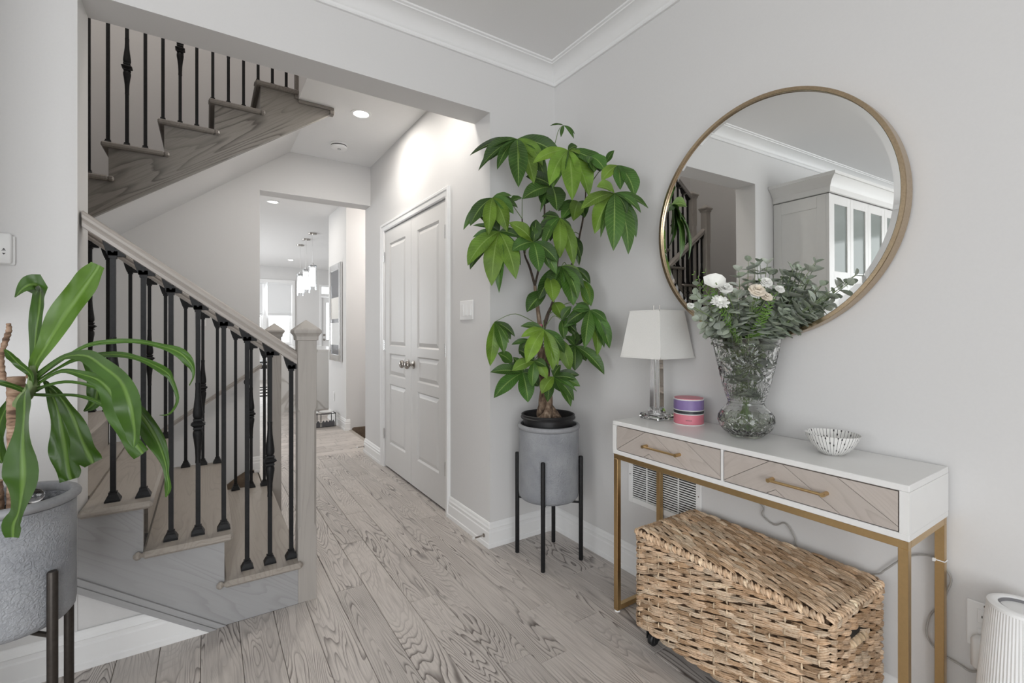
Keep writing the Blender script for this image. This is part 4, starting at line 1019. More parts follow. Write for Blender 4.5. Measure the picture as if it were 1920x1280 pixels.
for i, tip in enumerate(EUCA):
    tip = V(tip)/1000; d = tip-V((vx, vy, TZ+.356)); 
    a_ = V((d.x, d.y, 0)); a_ = a_.normalized()*min(.07, a_.length*.5) if a_.length > 1e-3 else V()
    p0 = foot+V((-a_.x*.5+re_.uniform(-.012, .012), -a_.y*.5+re_.uniform(-.012, .012), 0)); p1 = V((vx+a_.x*.35, vy+a_.y*.35, TZ+.17)); p2 = V((vx+a_.x*1.1, vy+a_.y*1.1, TZ+.35))
    pts = smoothpts([p0, p1, p2, p2*.45+tip*.55+V((0, 0, .012)), tip], 16)
    t = MB().tube(pts, [.0021-.0012*k/16 for k in range(17)], 5).build('eucalyptus_stem', 'stem_green', None, smooth=True, origin=p0)
    tag(t, ELAB[i], 'eucalyptus', 'eucalyptus stems in the crystal vase')
    L = sum((V(pts[k+1])-V(pts[k])).length for k in range(16)); nl = 11 if i % 3 else 10
    for j in range(nl):
        f = .22+.77*j/(nl-1); k = min(15, int(f*16)); pos = V(pts[k]).lerp(V(pts[k+1]), f*16-k); T = (V(pts[k+1])-V(pts[k])).normalized()
        if pos.z < TZ+.085: continue
        inside = pos.z < TZ+.37
        ref = V((0, 0, 1)) if abs(T.z) < .9 else V((1, 0, 0))
        _, Ya, Za = frame(T, ref); ang = (j % 2)*PI/2+re_.uniform(-.5, .5)
        for s in (0, PI):
            dr = (Ya*math.cos(ang+s)+Za*math.sin(ang+s))+T*(.25 if j < nl-1 else .9)
            dr.normalize(); sc = (1.0 if j < nl-3 else .74)*re_.uniform(.75, 1.12)*(.95 if inside else 1.08)
            if pos.x+dr.x*.04*sc > -.012: dr.x -= .8; dr.normalize()
            nrm = (T*1.0+V((0, 0, .5))+V((-.3, -.35, 0))*.5).normalized()
            Yb = nrm.cross(dr).normalized(); Zb = dr.cross(Yb)
            o = link('leaf', EL[re_.randrange(4) if j < nl-1 else 3], t)
            o.matrix_local = Matrix(((dr.x*sc, Yb.x*sc, Zb.x*sc, pos.x-p0.x), (dr.y*sc, Yb.y*sc, Zb.y*sc, pos.y-p0.y), (dr.z*sc, Yb.z*sc, Zb.z*sc, pos.z-p0.z), (0, 0, 0, 1)))
            g_ = re_.uniform(.75, 1.25); mixg = re_.random()
            o.color = (.36*g_+.15*mixg, .42*g_+.12*mixg, .34*g_+.16*mixg, 1)
BL_LAB = ['white pointed spathe bloom at the upper left of the bouquet', 'large white ruffled bloom at the upper left of the bouquet', 'white daisy-like bloom low at the left of the bouquet', 'small cream bud at the far left edge of the bouquet', 'pale peach carnation in the middle of the bouquet', 'cream round bloom behind the peach carnation', 'small cream bloom right of the bouquet centre', 'small peach bud below the carnation', 'cream bud just under the peach carnation']
for i, (x, y, z, wd) in enumerate(BLOOM):
    c = V((x, y, z))/1000; R = wd/2000*1.6
    p0 = foot+V((re_.uniform(-.02, .02), re_.uniform(-.02, .02), 0))
    t = MB().tube(smoothpts([p0, V((vx, vy, TZ+.18)), c*.4+V((vx, vy, TZ+.33))*.6, c], 10), .0018, 5).build('flower', 'stem_green', None, origin=p0)
    tag(t, BL_LAB[i], 'flower', 'blooms of the bouquet')
    m = MB(); ax = V((-.45, -.6, .65)).normalized(); U = ax.orthogonal().normalized(); Wv = ax.cross(U)
    if i == 0:
        n = 9; vs = [c-ax*R*.5]; 
        for q in range(1, 5):
            for k in range(n):
                a = 2*PI*k/n; rr = R*(.25+.25*q)*(1+.75*max(0, math.cos(a-2.2))*(q/4)); vs.append(c+U*math.cos(a)*rr+Wv*math.sin(a)*rr+ax*R*(.3*q-.5))
        fs = [(0, 1+k, 1+(k+1) % n) for k in range(n)]+[(1+q*n+k, 1+q*n+(k+1) % n, 1+(q+1)*n+(k+1) % n, 1+(q+1)*n+k) for q in range(3) for k in range(n)]
        m.add(vs, fs)
    else:
        layers = ((11, 1.0, .15), (9, .8, .45), (7, .58, .75), (5, .36, 1.0)) if i != 2 else ((15, 1.1, .1), (13, .9, .3), (10, .6, .5))
        for n, rad, rise in layers:
            for k in range(n):
                a = 2*PI*(k+re_.random()*.5)/n; dr = U*math.cos(a)+Wv*math.sin(a); sd = ax.cross(dr); rr = R*rad*re_.uniform(.85, 1.1); hw = R*(.42 if i != 2 else .17)
                b0 = c+dr*R*.08; q1 = c+dr*rr*.6+ax*(rise*R*.55); q2 = c+dr*rr+ax*(rise*R*.6+re_.uniform(-.1, .12)*R)
                m.add([b0-sd*hw*.25, b0+sd*hw*.25, q1+sd*hw, q2+sd*hw*.8+ax*re_.uniform(-.1, .1)*R, q2+dr*R*.06, q2-sd*hw*.8+ax*re_.uniform(-.1, .1)*R, q1-sd*hw], [(0, 1, 2, 6), (6, 2, 3, 4, 5)])
    m.build('petals', 'petal_white' if i not in (4, 7) else 'petal_peach', t, smooth=True, fix=False)
for i, tip in enumerate(FERN):
    tip = V(tip)/1000; p0 = foot+V((re_.uniform(-.02, .02), re_.uniform(-.02, .02), 0)); mid = V((vx, vy, TZ+.30))
    pts = smoothpts([p0, V((vx, vy, TZ+.17)), mid*.7+tip*.3, tip+V((0, 0, -.0))], 16)
    t = MB().tube(pts, .0013, 4).build('fern_sprig', 'fern_green', None, origin=p0)
    tag(t, FLAB[i], 'fern', 'fern sprigs in the crystal vase')
    m = MB(); d = (tip-V(pts[11])).normalized(); sd = d.cross(V((-.5, -.7, .4))).normalized(); nn = sd.cross(d)
    for j in range(12):
        f = j/11; pos = V(pts[11])+(tip-V(pts[11]))*f*1.15; ln = .034*(1-.6*f)
        for s in (-1, 1):
            q = pos+(sd*s*.85+d*.55)*ln+nn*re_.uniform(-.006, .006); wv = d*ln*.2
            m.add([pos, pos+(q-pos)*.5+wv, q, pos+(q-pos)*.5-wv], [(0, 1, 2, 3)])
    m.build('fronds', 'fern_green', t, fix=False)

# round mirror
mr = thing('mirror', 'large round mirror with a brushed brass frame on the wall', 'mirror', (-.001, -1.258, 1.606), rot=(0, -.006, -.016), local=True)
R = .4485; m = MB()
m.lathe([(R-.002, -.004), (R, -.006), (R, -.050), (R-.0015, -.052), (R-.0125, -.052), (R-.014, -.0505), (R-.014, -.040), (R-.017, -.040), (R-.017, -.004)], (0, 0, 0), 120, 'x', closed=True)
m.build('frame', 'mirror_brass', mr, smooth=True, ang=30)
m = MB(); m.lathe([(0, -.0445), (R-.032, -.0445), (R-.0142, -.0432), (R-.0142, -.041), (R-.0172, -.0395), (R-.0172, -.02), (0, -.02)], (0, 0, 0), 120, 'x'); m.build('glass', 'mirror_glass', mr)

# woven basket trunk on casters
KX0, KX1, KY0, KY1, KZ0, KZ1 = -.388, -.042, -1.640, -.988, .075, .436
bk = thing('basket', 'long woven seagrass basket trunk with lid under the console table', 'basket', ((KX0+KX1)/2, (KY0+KY1)/2, 0))
rb = random.Random(3)
LIDZ = KZ1-.042
TINTS = [(.70, .52, .36), (.76, .59, .43), (.61, .43, .28), (.80, .65, .49), (.50, .34, .21), (.72, .54, .38)]
class Weave:
    def __init__(s): s.v = []; s.f = []; s.c = []
    def strand(s, a, b2, nrm, w_, t_, bulge, tint=None, fibres=3):
        """a flattened twist of straw from a to b: a few fibres side by side, tapering and dipping at both ends"""
        a, b2, nrm = V(a), V(b2), V(nrm); d = b2-a; T = d.normalized(); sd = T.cross(nrm).normalized()
        base = tint or rb.choice(TINTS); g = rb.uniform(.8, 1.18); bend = rb.uniform(-.14, .14)*w_
        R_ = (0, .22, .5, .78, 1); sc = (.3, .85, 1, .85, .3)
        for q3 in range(fibres):
            o3 = (q3-(fibres-1)/2)/fibres; k0 = len(s.v); g3 = g*rb.uniform(.82, 1.16); c3 = tuple(min(1, q*g3) for q in base)
            fw = w_/fibres*1.28; lift = rb.uniform(-.0006, .0008)-abs(o3)*t_*.5; tw = rb.uniform(-.12, .12)*w_
            for f, q in zip(R_, sc):
                p = a+d*f+nrm*(bulge*math.sin(PI*f)+lift)+sd*(bend*math.sin(PI*f)+o3*w_*(.45+.55*q)+tw*(f-.5))
                for k in range(5):
                    an = 2*PI*k/5; s.v.append(p+sd*(math.cos(an)*fw/2*q)+nrm*(math.sin(an)*t_/2*q)); s.c.append(c3)
            for i in range(4):
                for k in range(5): s.f.append((k0+i*5+k, k0+i*5+(k+1) % 5, k0+(i+1)*5+(k+1) % 5, k0+(i+1)*5+k))
    def build(s, name, parent):
        m = MB(); m.v = [tuple(p) for p in s.v]; m.f = s.f; o = m.build(name, 'seagrass', parent, smooth=True, ang=80)
        ca = o.data.color_attributes.new('tint', 'FLOAT_COLOR', 'POINT'); ca.data.foreach_set('color', [q for c in s.c for q in (*c, 1)])
        return o
def face(wv, O, U, Wd, nrm, lu, lw, rows, pitch, hole=None, slant=.5, tint=None):
    """rows of overlapping slanted strands: U along the row, Wd across the rows"""
    O, U, Wd, nrm = V(O), V(U), V(Wd), V(nrm); rh = lw/rows
    for r in range(rows):
        n = int(lu/pitch); ph = rb.random()*.6; tw = 1 if slant > 0 else -1
        for i in range(-1, n+1):
            u0 = (i+ph)*pitch; u1 = u0+pitch*1.62; u0, u1 = max(u0, -.003), min(u1, lu+.003)
            if u1-u0 < pitch*.45: continue
            if hole and hole[0] < (u0+u1)/2 < hole[1] and hole[2] < (r+.5)*rh < hole[3]: continue
            wv_ = (r+.5)*rh; sl = abs(slant)*rh*.5
            jit = rb.uniform(-.12, .12)*rh
            wv.strand(O+U*u0+Wd*(wv_+tw*sl+jit), O+U*u1+Wd*(wv_-tw*sl+jit), nrm, rh*rb.uniform(.62, .90), .0078, .0062+.0018*((r+i) % 2), tint)
bd = Weave(); hz0 = KZ0; hh = LIDZ-KZ0
face(bd, (KX0, KY1, LIDZ), (0, -1, 0), (0, 0, -1), (-1, 0, 0), KY1-KY0, hh, 16, .050, slant=1.0)
face(bd, (KX1, KY0, LIDZ), (-1, 0, 0), (0, 0, -1), (0, -1, 0), KX1-KX0, hh, 16, .042, hole=(.135, .225, .03, .075), slant=.8)
face(bd, (KX0, KY1, LIDZ), (1, 0, 0), (0, 0, -1), (0, 1, 0), KX1-KX0, hh, 14, .045)
face(bd, (KX1, KY0, LIDZ), (0, 1, 0), (0, 0, -1), (1, 0, 0), KY1-KY0, hh, 14, .06)
wo = bd.build('weave', bk); wo['kind'] = 'stuff'
g_ = .004
m = MB(); m.box(KX0+g_, KX1-g_, KY0+g_, KY1-g_, KZ0+.005, LIDZ-.002, .004); m.build('body', 'basket_core', bk)
sk = Weave()
for i in range(15):
    y = KY1-.02-(KY1-KY0-.04)*i/14
    for j in range(9): 
        if rb.random() < .75: sk.strand((KX0-.0065, y+rb.uniform(-.002, .002), KZ0+.01+hh*j/9), (KX0-.0065, y, KZ0+.01+hh*j/9+rb.uniform(.014, .024)), (-1, 0, 0), .005, .004, .003, (.70, .56, .40), 1)
o = sk.build('stakes', bk); o['kind'] = 'stuff'
ld = Weave()
face(ld, (KX0+.004, KY1-.004, KZ1), (0, -1, 0), (1, 0, 0), (0, 0, 1), KY1-KY0-.008, KX1-KX0-.008, 15, .048, slant=.9)
def braid(p0, p1, nrm, w_, pitch=.017):
    p0, p1, nrm = V(p0), V(p1), V(nrm); d = p1-p0; T = d.normalized(); sd = T.cross(nrm); n = int(d.length/pitch)
    for i in range(n):
        c = p0+T*(i+.5)*pitch
        ld.strand(c-sd*w_*.5-T*pitch*.45, c+sd*w_*.5+T*pitch*.45, nrm, pitch*.95, .009, .007, rb.choice([(.82, .65, .47), (.76, .57, .40), (.68, .49, .33)]), 2)
for x, nx in ((KX0, -1), (KX1, 1)):
    braid((x+nx*.003, KY1+.003, KZ1-.009), (x+nx*.003, KY0-.003, KZ1-.009), (nx*.75, 0, .66), .022)
    face(ld, (x, KY1, KZ1-.018), (0, -1, 0), (0, 0, -1), (nx, 0, 0), KY1-KY0, .022, 1, .034)
for y, ny in ((KY0, -1), (KY1, 1)):
    braid((KX0-.003, y+ny*.003, KZ1-.009), (KX1+.003, y+ny*.003, KZ1-.009), (0, ny*.75, .66), .022)
    face(ld, (KX0, y, KZ1-.018), (1, 0, 0), (0, 0, -1), (0, ny, 0), KX1-KX0, .022, 1, .034)
ldo = ld.build('lid', bk)
MB().box(KX0+g_, KX1-g_, KY0+g_, KY1-g_, LIDZ+.003, KZ1-.002, .004).build('lid_core', 'basket_core', ldo)
hd = Weave(); hy = KY0-.006; hx0, hx1 = KX1-.228, KX1-.135
for i in range(12): 
    c = hx0+(hx1-hx0)*(i+.5)/12; hd.strand((c, hy+.004, LIDZ-.084), (c, hy+.004, LIDZ-.062), (0, -1, 0), .010, .016, .006, (.68, .53, .36))
hd.build('handle', bk); MB().box(hx0+.006, hx1-.006, KY0-.0005, KY0+.01, LIDZ-.066, LIDZ-.03).build('handle_opening', 'dark_gap', bk)
for x in (KX0+.05, KX1-.05):
    for y in (KY0+.05, KY1-.045):
        m = MB(); m.lathe([(.004, -.011), (.020, -.011), (.0245, -.007), (.0245, .007), (.020, .011), (.004, .011)], (x-.004, y+.006, .0247), 20, 'y', closed=True)
        m.build('caster', 'black_plastic', bk, smooth=True)
        m = MB(); m.box(x-.022, x+.018, y-.014, y-.009, .022, .06, .002); m.box(x-.022, x+.018, y+.021, y+.026, .022, .06, .002); m.box(x-.022, x+.018, y-.014, y+.026, .05, .064, .003); m.tube([(x, y, .06), (x, y, .08)], .009, 8)
        m.build('caster_fork', 'black_plastic', bk)
# ---------------------------------------------------------------- planters, stands
def planter(name, c, R, z0, z1, label, rimR):
    prof = [(0, z0), (R-.03, z0), (R-.012, z0+.005), (R-.002, z0+.018), (R, z0+.035), (R, z1-.026)]
    t = MB().lathe(prof+[(R-.004, z1-.024), (R-.012, z1-.024), (R-.012, z0+.02), (0, z0+.02)], (c[0], c[1], 0), 64).build(name, 'planter_stone', None, smooth=True, ang=50, origin=(c[0], c[1], z0))
    tag(t, label, 'planter')
    MB().lathe([(R-.011, z1-.023), (R+.002, z1-.0235), (rimR, z1-.017), (rimR+.001, z1-.010), (rimR-.003, z1-.003), (rimR-.009, z1), (R-.010, z1-.001), (R-.013, z1-.006)], (c[0], c[1], 0), 64, closed=True).build('rim', 'planter_rim', t, smooth=True, ang=50)
    return t
def plant_stand(c, R, lr_, ang, top, zbar, label, mat):
    t = thing('plant_stand', label, 'plant stand', (c[0], c[1], 0))
    for k in range(4):
        a = math.radians(ang+90*k); p = (c[0]+R*math.cos(a), c[1]+R*math.sin(a))
        MB().lathe([(0, .0), (lr_*.9, .0), (lr_, .003), (lr_, top-.004), (lr_*.8, top), (0, top)], (p[0], p[1], 0), 16).build('leg', mat, t, smooth=True)
    for k in range(2):
        a = math.radians(ang+90*k); q = R-.003
        MB().tube([(c[0]-q*math.cos(a), c[1]-q*math.sin(a), zbar-.008*k-.006), (c[0]+q*math.cos(a), c[1]+q*math.sin(a), zbar-.008*k-.006)], .006, 8).build('crossbar', mat, t, smooth=True)
    return t
MC = (-.2457, -.2568)
planter('planter', MC, .1575, .312, .702, 'grey stone-look planter in the room corner, holding the tall money tree', .1635)
plant_stand(MC, .1695, .0112, 43, .538, .312, 'black four-legged stand under the corner planter', 'black_iron')
PC = (-2.178, -.484)
planter('planter', PC, .124, .428, .760, 'grey stone-look planter beside the stairs, holding the dracaena', .1335)
plant_stand(PC, .1325, .0112, 46, .578, .428, 'dark bronze four-legged stand under the dracaena planter', 'bronze_metal')

# ---------------------------------------------------------------- money tree
def hsv(r): return r
mt_ = thing('money_tree', 'tall money tree with braided trunk and hand-shaped glossy leaves', 'plant', (MC[0], MC[1], .40))
nx, ny = MC[0]-.004, MC[1]
m = MB().lathe([(0, .42), (.10, .42), (.118, .60), (.130, .715), (.130, .728), (.142, .730), (.144, .737), (.139, .742), (.1405, .751), (.136, .7535), (.131, .749), (.128, .72), (.12, .70), (0, .70)], (nx, ny, 0), 48)
m.build('nursery_pot', 'black_plastic', mt_, smooth=True, ang=40)
m = MB().lathe([(0, .712), (.06, .714), (.118, .708), (.118, .69), (0, .69)], (nx, ny, 0), 32); m.build('soil', 'soil', mt_, smooth=True)
tb = V(MSTEM['a'][0][:3])/1000; tt = V(MSTEM['a'][4][:3])/1000
for s in range(3):
    pts = []; rad = []
    for i in range(31):
        f = i/30; z = .700+f*.40; a = (3.42, 4.86, 7.2)[s]+f*2*PI
        ax = tb.lerp(tt, min(1, (z-.72)/(tt.z-.72)) if z > .72 else 0); ax = V((nx+(ax.x-tb.x)*.9-.008, ny+(ax.y-tb.y)*.9, 0))
        flare = max(0, 1-f/.24); q = .021-.006*f+.042*flare**1.3
        r = .0215-.0075*f+.022*flare**1.5; pts.append((ax.x+q*math.cos(a), ax.y+q*math.sin(a), z)); rad.append(r)
    MB().tube(pts, rad, 12).build('trunk', 'trunk_bark', mt_, smooth=True, ang=80)
for key, P in MSTEM.items():
    P2 = smoothpts(P, 18); MB().tube([(p[0]/1000, p[1]/1000, p[2]/1000) for p in P2], [max(.0018, p[3]/1000*.85) for p in P2], 8).build('branch', 'bark_dark' if key != 'a' else 'trunk_bark', mt_, smooth=True)
MB().lathe([(.0205, -.006), (.0225, -.004), (.0225, .004), (.0205, .006)], (V(MSTEM['a'][3][:3])/1000)[:], 14).build('tie', 'tin_pink', mt_, smooth=True)
def blade_mesh(name, pts, wid, N, fold, wave, cols, mat, seed=0, curl=0, thick=0):
    """leaf blade along pts (Vectors) with full widths wid; N(i, T) gives the upper-side direction"""
    n = len(pts); vs = []; uv = []; fs = []; r = random.Random(seed); ph = r.uniform(0, 6); ph2 = r.uniform(0, 6)
    for i, p in enumerate(pts):
        T = (pts[min(i+1, n-1)]-pts[max(i-1, 0)]).normalized(); nn = N(i/(n-1), T); sd = T.cross(nn); sd = sd.normalized() if sd.length > 1e-5 else V((1, 0, 0)); up = sd.cross(T).normalized()
        w_ = wid[i]/2
        for k in range(cols):
            v = -1+2*k/(cols-1)
            wv = wave*w_*abs(v)*math.sin(i/(n-1)*17+ph+(1.7 if v > 0 else 0)+ph2*v)
            vs.append(p+sd*v*w_*(1-.12*abs(fold)*v*v)+up*(fold*w_*(abs(v)**1.3)+wv+curl*w_*v)); uv.append((i/(n-1), .5+v*.5))
    for i in range(n-1):
        for k in range(cols-1): fs.append((i*cols+k, i*cols+k+1, (i+1)*cols+k+1, (i+1)*cols+k))
    me = bpy.data.meshes.new(name); me.from_pydata([tuple(v) for v in vs], [], fs); ul = me.uv_layers.new(name='UVMap')
    for l in me.loops: ul.data[l.index].uv = uv[l.vertex_index]
    me.polygons.foreach_set('use_smooth', [True]*len(me.polygons)); me.materials.append(MATS[mat]); me.update(); return me
rm = random.Random(21)
TOC = V((-.548, -.8365, .05))
nodes = [V(p[:3])/1000 for P in MSTEM.values() for p in P]
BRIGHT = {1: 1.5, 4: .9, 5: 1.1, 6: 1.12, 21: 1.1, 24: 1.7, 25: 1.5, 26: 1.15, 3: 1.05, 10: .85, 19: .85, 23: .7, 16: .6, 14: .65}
for ci, (hub, leaves) in enumerate(MONEY):
    h = V(hub)/1000
    cand = [q for q in nodes if q.z < h.z+.10]; base = min(cand, key=lambda q: (q-h).length+max(0, q.z-h.z)*1.0)
    mid = base.lerp(h, .55)+V((0, 0, .05*min(1, (h-base).length/.15)))
    P = smoothpts([base, mid, h], 10)
    pe = MB().tube(P, [.0026-.0011*k/10 for k in range(11)], 6).build('leaf', 'stem_green', mt_, smooth=True)
    extra = []
    if len(leaves) >= 3 and ci != 2:
        for _ in range(4 if len(leaves) >= 4 else 2):
            q = rm.choice(leaves); a_ = rm.uniform(.3, 1.1)*rm.choice((-1, 1)); d_ = V(q[:3])/1000-h; d_ = Matrix.Rotation(a_, 3, TOC) @ d_; tp = h+d_*rm.uniform(.7, 1.0)-TOC*rm.uniform(.0, .06)
            tp.x = min(tp.x, -.04); tp.y = min(tp.y, -.04) if tp.x > -.47 else tp.y
            extra.append((tp.x*1000, tp.y*1000, tp.z*1000, max(q[3], 36)*.85))
    for li, (x, y, z, wd) in enumerate(leaves+extra):
        tip = V((x, y, z))/1000; d = tip-h; L = d.length
        sag = .16*L*(1.0 if d.z > -.9*L else .75)
        perp = V((0, 0, 1))-d.normalized()*d.normalized().z
        perp = perp.normalized() if perp.length > .15 else TOC.copy()
        ctrl = h+d*.45+perp*sag*.9+TOC*(.10*L)
        n = 15; pts = []; wid = []
        for k in range(n):
            f = k/(n-1); pts.append(h*(1-f)**2+ctrl*2*f*(1-f)+tip*f*f)
            s = math.sin(PI/2*min(1, f/.56))**.85 if f < .56 else max(0, 1-((f-.56)/.44)**1.75)
            s = max(.045, min(1, s)) if f < .99 else .01
            wid.append(wd/1000*s*1.34)
        Nn = (TOC*1.0+V((0, 0, .35))+V((rm.uniform(-.35, .35), rm.uniform(-.35, .35), rm.uniform(-.2, .2)))).normalized()
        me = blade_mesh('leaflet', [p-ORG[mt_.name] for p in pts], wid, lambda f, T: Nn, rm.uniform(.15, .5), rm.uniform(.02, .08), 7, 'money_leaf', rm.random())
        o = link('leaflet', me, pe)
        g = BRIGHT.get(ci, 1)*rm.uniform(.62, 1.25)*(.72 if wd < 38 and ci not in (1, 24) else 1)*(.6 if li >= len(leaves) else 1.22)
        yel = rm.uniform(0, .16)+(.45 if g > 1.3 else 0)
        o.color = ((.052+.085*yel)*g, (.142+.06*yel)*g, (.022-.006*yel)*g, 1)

# ---------------------------------------------------------------- dracaena
dr = thing('dracaena', 'corn plant with thick cane and long arching strap leaves by the stairs', 'plant', (PC[0], PC[1], .46))
MB().lathe([(0, .716), (.06, .719), (.110, .712), (.110, .60), (0, .60)], (PC[0], PC[1], 0), 32).build('soil', 'soil', dr, smooth=True)
cane = [(p[0]/1000, p[1]/1000, p[2]/1000, p[3]/1000) for p in CANE]; cane[0] = (*cane[0][:2], .66, cane[0][3]); cn = smoothpts(cane, 46)
rr_ = random.Random(5)
m = MB().tube([p[:3] for p in cn], [p[3]*(1+.05*math.sin(i*2.2)+rr_.uniform(-.025, .03)) for i, p in enumerate(cn)], 16); m.build('cane', 'cane_bark', dr, smooth=True, ang=80)
sb_ = smoothpts([(p[0]/1000, p[1]/1000, p[2]/1000, p[3]/1000) for p in STUB], 36)
MB().tube([p[:3] for p in sb_], [p[3]*(1+.14*(i % 3-1)) for i, p in enumerate(sb_)], 10).build('dead_shoot', 'cane_bark', dr, smooth=True, ang=50)
c2 = V((PC[0]-.045, PC[1]+.01, 0))
m = MB(); cz = smoothpts([(c2.x, c2.y, .66, .026), (c2.x+.002, c2.y, .74, .027), (c2.x+.001, c2.y, .80, .025)], 16); m.tube([p[:3] for p in cz], [p[3]*(1+.04*math.sin(i*2.5)) for i, p in enumerate(cz)], 14); m.build('cane', 'cane_bark', dr, smooth=True, ang=70)
hubp = V(DRAC[0][1][0][:3])/1000
ct_ = V(cane[-2][:3])
MB().tube([ct_+(hubp-ct_)*.1-V((0, 0, .03)), ct_.lerp(hubp, .6)-V((0, 0, .035)), hubp-V((0, 0, .03)), hubp+V((0, 0, .02))], [.013, .014, .013, .007], 10).build('crown', 'stem_green', dr, smooth=True)
DCOL = [1.25, .8, 1.05, 1.0, .85, .85, .95, .78, .8, .78, .8, .8, .85, .8, .7]
for i, (kind, P) in enumerate(DRAC):
    P2 = smoothpts(P, 34 if len(P) > 6 else 22)
    pts = [V(p[:3])/1000-ORG[dr.name] for p in P2]; wid = [max(.0012, p[3]/1000*1.12) for p in P2]
    jit = V((rr_.uniform(-.3, .3), rr_.uniform(-.2, .2), rr_.uniform(-.1, .3)))
    Nn = (TOC+jit*.5+V((0, 0, .25 if kind == 'a' else .05))).normalized()
    me = blade_mesh('leaf', pts, wid, lambda f, T: Nn, .16 if kind == 'h' else .26, .2 if kind != 'u' else .08, 9, 'dracaena_leaf', i)
    o = link('leaf', me, dr); g = DCOL[i]*.82
    o.color = (.060*g+(.02 if i == 0 else 0), .150*g+(.02 if i == 0 else 0), .014*g, 1)
m = MB()
for s in range(3):
    b0 = V(cane[-1][:3])+V((.022, -.01, -.004)); m.tube(smoothpts([b0, b0+V((.002*s, -.004, .02)), b0+V((-.016+.012*s, -.006, .045-.012*s))], 8), [.003-.0026*k/8 for k in range(9)], 6)
m.build('dry_shoot', 'cane_bark', dr, smooth=True)

# clear watering globe stuck in the soil
wx, wy = -2.142, -.455
wg = MB().lathe([(0, -.0195), (.010, -.017), (.017, -.010), (.020, 0), (.017, .010), (.010, .017), (0, .0195)], (wx, wy, .745), 20).tube([(wx, wy, .728), (wx, wy, .700)], .004, 8).build('watering_globe', 'lamp_crystal', None, smooth=True)
tag(wg, 'small clear glass watering globe stuck in the dracaena soil', 'globe')

# ---------------------------------------------------------------- ribbed floor vessel at the right, outlet, cords
cx, cy = -.118, -1.945
m = MB(); NS = 432; prof = []
for i in range(15):
    f = i/14; z = .018+f*(.520-.018); r = .0965-.034*f**1.25; prof.append((r, z))
vs = []; fs = []
for r, z in prof:
    for k in range(NS):
        a = 2*PI*k/NS; q = r+.0009*math.cos(a*72)*(1 if z < .515 else .0); vs.append((cx+q*math.cos(a), cy+q*math.sin(a), z))
n = len(prof)
for i in range(n-1):
    for k in range(NS): fs.append((i*NS+k, i*NS+(k+1) % NS, (i+1)*NS+(k+1) % NS, (i+1)*NS+k))
fs.append(tuple(range(NS))[::-1])
m.add(vs, fs); rv = m.build('floor_vessel', 'white_plastic', None, smooth=True, ang=50, origin=(cx, cy, 0), fix=False)
tag(rv, 'white ribbed tapering floor vessel with open top, partly hiding the wall outlet', 'vessel')
rt = prof[-1][0]
MB().lathe([(rt+.0008, .520), (rt-.0005, .526), (rt-.006, .5295), (rt-.014, .530), (rt-.020, .5285), (rt-.0215, .520), (rt-.022, .45), (0, .45), (0, .448), (rt-.0205, .448)], (cx, cy, 0), 64).build('rim', 'white_plastic', rv, smooth=True)
MB().lathe([(0, .4505), (rt-.0225, .4505), (rt-.0216, .5265), (rt-.024, .5265), (rt-.025, .452), (0, .452)], (cx, cy, 0), 48).build('inner_cup', 'cup_grey', rv, smooth=True)
MB().lathe([(0, 0), (.09, 0), (.095, .004), (.096, .018), (0, .018)], (cx, cy, 0), 48).build('foot', 'white_plastic', rv, smooth=True)

def wall_plate(name, label, yc, zc, w_, h_, cat='outlet', x=0.0):
    t = thing(name, label, cat, (x, yc, zc)); MB().box(x-.006, x-.0005, yc-w_/2, yc+w_/2, zc-h_/2, zc+h_/2, .0025).build('plate', 'white_plastic', t); return t
op = wall_plate('outlet', 'white wall outlet plate behind the ribbed vessel', -1.858, .392, .076, .124)
for z in (.418, .366):
    f = MB().box(-.0085, -.006, -1.874, -1.842, z-.019, z+.019, .0015).build('socket', 'white_plastic', op)
    for dy, hh_ in ((-.006, .008), (.006, .0065)): MB().box(-.0088, -.0084, -1.858+dy-.001, -1.858+dy+.001, z-hh_/2, z+hh_/2).build('slot', 'dark_gap', f)
MB().lathe([(.0035, 0), (.003, .0012), (0, .0015)], (-.006, -1.858, .447), 12, 'x').build('screw', 'nickel', op)
pa = thing('plug_adapter', 'white plug adapter with a small green light in the wall outlet', 'adapter', (-.01, -1.862, .3))
MB().box(-.045, -.009, -1.886, -1.835, .285, .372, .009).build('body', 'white_plastic', pa, smooth=True, ang=50)
MB().box(-.0455, -.0448, -1.866, -1.860, .342, .346).build('indicator', 'led_green', pa)
MB().tube([(-.028, -1.86, .285), (-.028, -1.86, .268), (-.03, -1.862, .25)], .006, 8).build('plug_cord', 'cord_grey', pa, smooth=True)
cd1 = [(p[0]/1000, p[1]/1000, p[2]/1000) for p in CORD1]; cd2 = [(p[0]/1000, p[1]/1000, p[2]/1000) for p in CORD2]
t = thing('lamp_cord', 'thin grey lamp cord looping down the wall to the outlet', 'cord', cd2[0])
pts = [(-.02, -.90, TZ-.001+.006), (-.0055, -.905, TZ-.02), (-.0055, -.95, .60)]+cd1+cd2[1:]
MB().tube(smoothpts(pts, 150), .0026, 8).build('cord', 'cord_grey', t, smooth=True)
m = MB(); m.tube([(TX1-.003+.0015, TY0+.003-.0015, .545), (TX1-lw-.003-.0015, TY0+.003-.0015, .545), (TX1-lw-.003-.0015, TY0+lw+.0045, .545), (TX1-.003+.0015, TY0+lw+.0045, .545), (TX1-.003+.0015, TY0+.003-.0015, .545)], .0016, 6)
m.box(TX1-lw-.01, TX1-lw-.003, TY0+lw, TY0+lw+.006, .541, .549); m.build('cable_tie', 'white_plastic', t)

